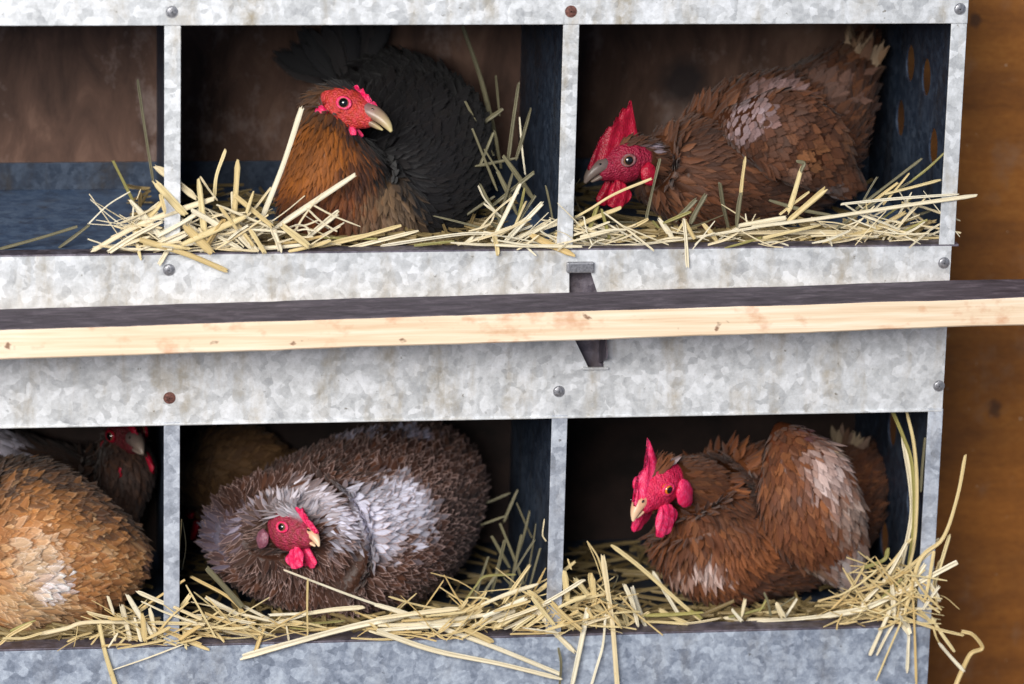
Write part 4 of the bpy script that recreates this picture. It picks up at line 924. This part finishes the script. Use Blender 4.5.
# lower middle right
Zm(380, 520, 4.17, [
 ((40, 320, 140, 350, 240, 370), 10, 'g'), ((0, 410, 160, 388, 320, 370), 20, 'p'), ((0, 440, 180, 432, 440, 395), 18, 'p'), ((0, 460, 340, 435), 20, 'p'), ((620, 195, 570, 265, 520, 340), 20, 'g'), ((650, 270, 540, 305, 430, 350), 16, 'p'), ((785, 168, 795, 200), 10, 'g'),
 ((430, 345, 330, 450), 32, 'g'), ((770, 225, 780, 320), 28, 'g'), ((700, 340, 590, 390, 480, 450), 20, 'g'), ((840, 255, 760, 305, 690, 345), 20, 'p'), ((660, 385, 530, 450), 20, 'p'), ((720, 350, 770, 400, 830, 450), 24, 'g'), ((885, 240, 890, 290, 895, 330), 24, 'g'), ((865, 90, 910, 160, 940, 270), 7, 'g', .02), ((600, 300, 650, 325), 12, 'g'),
 ((500, 420, 700, 350), 16, 'p'), ((560, 455, 640, 400), 20, 'g'), ((360, 460, 460, 505), 22, 'g'), ((870, 380, 900, 440), 20, 'g'), ((850, 320, 750, 362), 16, 'g'), ((600, 450, 740, 470), 10, 'p'), ((400, 440, 560, 380), 22, 'p'), ((480, 380, 620, 340), 14, 'g'), ((640, 330, 720, 430), 18, 'g'), ((740, 440, 820, 380), 14, 'g'), ((300, 440, 420, 380), 16, 'g'), ((200, 400, 350, 385), 14, 'g'), ((100, 420, 250, 410), 12, 'g'), ((440, 400, 600, 330), 18, 'p'), ((780, 360, 880, 430), 18, 'g'), ((960, 380, 1000, 440), 16, 'g'), ((690, 460, 790, 430), 14, 'g'), ((870, 430, 960, 400), 18, 'p'), ((320, 400, 360, 340), 12, 'g'), ((620, 440, 700, 380), 20, 'g'), ((745, 540, 755, 600, 748, 700), 13, 'd'), ((920, 300, 1000, 330), 10, 'g'), ((930, 330, 1020, 360), 12, 'd')], GG)
Zm(380, 520, 4.17, [
 ((-10, 355, 100, 388, 200, 430, 450, 520, 740, 638), 20, 'p', -.010, 'long pale stalk sloping down across the lower lip towards the middle post'),
 ((0, 468, 230, 545, 500, 600, 745, 660), 20, 'p', -.012, 'lower of two long stalks sloping down over the lip left of the middle post'),
 ((350, 345, 400, 275, 440, 235, 560, 228), 10, 'n', .025, 'bent yellow-green stalk rising right of the laced hen'),
 ((808, 178, 730, 240, 650, 305), 17, 'g', -.004, 'yellow stalk with a split end rising across the lower middle post'),
 ((625, 300, 710, 375, 800, 450), 24, 'g', -.003, 'golden stalk crossing the heap just left of the lower middle post'),
 ((660, 380, 720, 460, 805, 545), 24, 'p', -.010, 'pale stalk sliding over the lower lip under the middle post'),
 ((820, 255, 890, 340, 960, 425), 24, 'g', .0, 'thick golden stalk leaning left beside the lower middle post'),
 ((930, 158, 950, 300, 970, 440, 990, 700), 27, 'p', -.010, 'tall thick pale stalk standing out of the nest and down over the lower lip'),
 ((865, 380, 835, 530, 800, 695), 22, 'p', -.012, 'pale stalk hanging straight down over the lip below the middle post'),
 ((940, 400, 930, 520, 905, 610, 880, 695), 14, 'p', -.007, 'thin bent stalk hanging down left of the tall thick stalk'),
 ((685, 0, 678, 60, 690, 85), 8, 'p', .015, 'small white curled husk on the inner wall beside the lower middle post')], GG)
Zm(380, 400, 2.408, [
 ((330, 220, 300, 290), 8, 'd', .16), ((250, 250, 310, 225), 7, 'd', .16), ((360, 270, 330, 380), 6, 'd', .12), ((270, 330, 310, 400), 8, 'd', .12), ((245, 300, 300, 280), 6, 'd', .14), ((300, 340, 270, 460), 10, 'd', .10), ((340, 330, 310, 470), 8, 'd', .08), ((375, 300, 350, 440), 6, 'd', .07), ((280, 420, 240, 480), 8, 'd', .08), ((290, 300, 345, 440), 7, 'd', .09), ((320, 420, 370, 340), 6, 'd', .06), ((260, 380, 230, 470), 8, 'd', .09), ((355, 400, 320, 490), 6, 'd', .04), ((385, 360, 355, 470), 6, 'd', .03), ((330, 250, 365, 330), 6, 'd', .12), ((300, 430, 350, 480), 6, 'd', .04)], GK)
# lower right
Zm(530, 530, 4.096, [
 ((505, 175, 560, 265, 620, 365), 17, 'p'), ((535, 330, 580, 355, 640, 382), 22, 'g'), ((235, 50, 270, 130, 300, 225), 5, 'g', .015), ((390, 230, 420, 300, 440, 385), 20, 'p'), ((420, 240, 440, 310, 470, 385), 22, 'p'), ((380, 320, 400, 390), 26, 'g'), ((250, 195, 258, 240, 265, 295), 26, 'g'),
 ((880, 290, 868, 350), 15, 'p'), ((830, 330, 865, 370), 15, 'p'), ((800, 360, 900, 368, 1034, 362), 16, 'p'), ((960, 265, 975, 290, 982, 335), 8, 'd'), ((470, 350, 700, 338), 14, 'n'), ((820, 355, 960, 318), 12, 'n'), ((440, 330, 500, 385), 18, 'g'), ((300, 270, 330, 340), 14, 'g'), ((340, 240, 360, 190), 5, 'd'), ((330, 300, 420, 360), 16, 'g'), ((470, 375, 640, 385), 12, 'g'), ((900, 340, 1020, 335), 12, 'g'), ((350, 340, 400, 270), 10, 'p'), ((300, 350, 380, 380), 20, 'g'), ((700, 360, 660, 330), 14, 'n'), ((400, 390, 480, 340), 16, 'g')], GH)
Zm(530, 530, 4.096, [
 ((342, 68, 430, 135, 500, 195, 600, 285, 690, 362), 20, 'g', .006, 'long straight stalk slanting down right from below the pink-combed beak'),
 ((640, 382, 700, 375, 772, 362), 14, 'p', -.003, 'short pale stalk lying flat on the lip under the red-brown breast'),
 ((370, 270, 440, 345, 540, 428), 9, 'g', -.005, 'thin curved husk tipping over the lip right of the tall thick stalk')], GH)
Zm(760, 540, 4.267, [
 ((0, 345, 140, 338, 270, 325), 18, 'p'), ((380, 155, 430, 235, 480, 310), 26, 'g'), ((440, 175, 560, 300), 15, 'g'), ((370, 230, 310, 290), 10, 'g'), ((440, 120, 400, 190, 365, 240), 16, 'g'), ((640, 0, 560, 100, 470, 200), 16, 'g'), ((620, 20, 540, 160, 440, 270), 16, 'p'), ((730, 20, 650, 110, 560, 200), 16, 'g'), ((755, 0, 700, 60, 660, 150), 14, 'p'), ((690, 70, 600, 140, 500, 190), 14, 'g'),
 ((600, 80, 540, 180, 450, 240), 16, 'g'), ((550, 310, 510, 400, 470, 488), 16, 'p', -.01), ((600, 310, 545, 400, 500, 488), 14, 'p', -.01), ((600, 355, 550, 470, 498, 595), 11, 'g', -.008), ((598, 325, 632, 385, 632, 470, 628, 560), 14, 'p', -.01), ((610, 340, 630, 385), 34, 'p', -.008), ((650, 180, 660, 400, 667, 620), 11, 'g', -.012), ((565, 205, 572, 320), 20, 'p', -.004), ((600, 295, 762, 292), 10, 'p', -.006),
 ((740, 375, 752, 415, 768, 445), 10, 'g', -.006), ((768, 445, 815, 500, 865, 555), 16, 'p', -.006), ((730, 330, 775, 400, 825, 470), 14, 'g', -.006), ((690, 240, 780, 240, 850, 295), 4, 'g', -.006), ((760, 100, 740, 200, 760, 280), 20, 'g', -.004), ((700, 160, 690, 240, 700, 300), 18, 'g', -.004), ((720, 180, 760, 250), 22, 'p', -.005), ((680, 150, 640, 250, 560, 300), 16, 'g', -.003), ((700, 110, 640, 200), 20, 'p', -.004), ((640, 150, 560, 240), 20, 'g', -.002), ((760, 205, 700, 290), 16, 'p', -.006), ((650, 300, 740, 340), 18, 'g', -.006),
 ((20, 230, 35, 270, 45, 320), 12, 'd'), ((145, 245, 60, 300), 6, 'd'), ((75, 280, 95, 320), 26, 'p'), ((155, 255, 110, 325), 12, 'p'), ((0, 300, 30, 250), 10, 'n'), ((300, 330, 480, 290), 12, 'g'), ((350, 345, 560, 330), 14, 'g'), ((400, 330, 520, 250), 16, 'g'), ((600, 200, 500, 290), 18, 'g'), ((330, 280, 450, 240), 10, 'g'), ((680, 300, 730, 350), 20, 'g', -.005), ((520, 250, 600, 170), 14, 'n'), ((740, 60, 720, 180, 705, 250), 16, 'g', -.005), ((770, 90, 752, 150, 750, 210), 12, 'p', -.006)], GI)
Zm(760, 540, 4.267, [
 ((270, 325, 450, 290, 650, 195, 825, 103), 24, 'p', -.006, 'long thick pale stalk pointing up to the right past the lower right post'),
 ((545, 45, 528, 85, 440, 120), 20, 'n', .004, 'bent greenish stalk with a knobbly end left of the lower right bundle'),
 ((500, 295, 620, 335, 750, 378, 860, 405), 13, 'g', -.010, 'thin stalk running out from the bundle towards the brown wall'),
 ((870, 392, 905, 402, 940, 440, 945, 465, 900, 485, 865, 550, 835, 620), 17, 'g', -.012, 'crumpled folded stalk hanging in front of the brown wall at lower right')], GI)
Zm(0, 0, 1, [((965, 457, 957, 498, 943, 538, 920, 560, 905, 612), 4.6, 'g', -.008, 'tall curved stalk rising alone in front of the brown wall'),
 ((949, 537, 942, 560, 934, 585), 4.6, 'g', -.010, 'shorter stalk rising beside the tall curved one at the lower right post'),
 ((892, 410, 903, 436, 912, 465, 914, 520, 908, 575), 4.2, 'n', .010, 'long curved stalk hanging from the top of the lower right nest'),
 ((907, 413, 914, 445, 917, 490, 914, 545, 902, 590), 3.6, 'g', .012, 'second long curved stalk just left of the lower right post'),
 ((903, 437, 911, 485, 911, 520, 898, 580), 5, 'p', .008, 'thick stalk running beside the two long curved ones at lower right'),
 ((925, 440, 921, 490), 3.2, 'd', .006, 'short dull stalk upright against the inside of the lower right post')], GI)
# loose bedding under the hens, nobody could count it
def bedding(label, x0, x1, zf, n, seed, hgt):
    rg = np.random.default_rng(seed); parts = []
    for i in range(n):
        x = rg.uniform(x0+.01, x1-.01); y = rg.uniform(.02, D-.03) if rg.random() < .35 else rg.uniform(.016, .06)
        ln = rg.uniform(.02, .07); a = rg.uniform(0, math.pi); e_ = rg.normal(0, .15)
        d = np.array([math.cos(a), math.sin(a)*.8, math.sin(e_)])*ln/2; c = np.array([x, y, zf+rg.uniform(0, hgt(x, y))])
        p0, p1 = c-d, c+d
        for p_ in (p0, p1): p_[0] = min(max(p_[0], x0+.003), x1-.003); p_[1] = min(max(p_[1], .017), D-.008); p_[2] = max(p_[2], zf+.001)
        parts.append(straw_arrays([p0, p1], rg.uniform(.0022, .0042), 0, float(rg.random()), ns=3))
    o = straw_obj('straw_bedding', parts, M['straw_soiled']); tag(o, label, 'straw bedding', None, 'stuff'); return o
def chaff(label, spans, zf, n, seed):
    rg = np.random.default_rng(seed); parts = []
    for i in range(n):
        a_, b_, hg = spans[rg.integers(len(spans))]
        x = rg.uniform(a_, b_); y = rg.uniform(-.011, .022); ln = rg.uniform(.012, .05); a = rg.normal(0, .5); 
        d = np.array([math.cos(a), rg.normal(0, .18), math.sin(a)])*ln/2; c = np.array([x, y, zf+.002+hg*rg.random()**1.5+abs(d[2])])
        p0, p1 = c-d, c+d
        parts.append(straw_arrays([p0, c+rg.normal(0, .0012, 3), p1], rg.uniform(.0007, .0021), 0, float(rg.random()), ns=3))
    o = straw_obj('straw_chaff', parts, M['straw_pale' if seed % 2 else 'straw_gold']); tag(o, label, 'straw chaff', None, 'stuff'); return o
chaff('fine pale broken straw bits scattered along the upper metal lip', [(-.365, -.18, .020), (-.365, -.24, .032), (-.07, .05, .012), (-.02, .30, .004), (.21, .31, .016)], ZL, 230, 21)
chaff('fine golden broken straw bits scattered along the lower metal lip', [(-.40, -.20, .008), (-.36, -.24, .020), (-.15, -.06, .007), (-.08, .06, .030), (-.03, .05, .024), (.235, .31, .034), (.255, .31, .05)], ZB, 330, 22)
hf = lambda x, y: .010+.010*math.exp(-((y-.02)/.02)**2)
bedding('thin loose straw on the bare floor of the upper left nest', -.335, -.312, ZL-.010, 60, 1, hf)
bedding('loose straw bedding on the floor of the upper middle nest', -.302, -.010, ZL-.010, 420, 2, hf)
bedding('loose straw bedding on the floor of the upper right nest', .008, .308, ZL-.010, 460, 3, hf)
bedding('loose straw bedding on the floor of the lower left nest', -.470, -.314, ZB-.010, 220, 4, hf)
bedding('loose straw bedding on the floor of the lower middle nest', -.302, -.010, ZB-.010, 460, 5, hf)
bedding('loose straw bedding on the floor of the lower right nest', .008, .308, ZB-.010, 420, 6, hf)
print('stalks', sum(1 for o in bpy.data.objects if o.name.startswith('straw_stalk')))
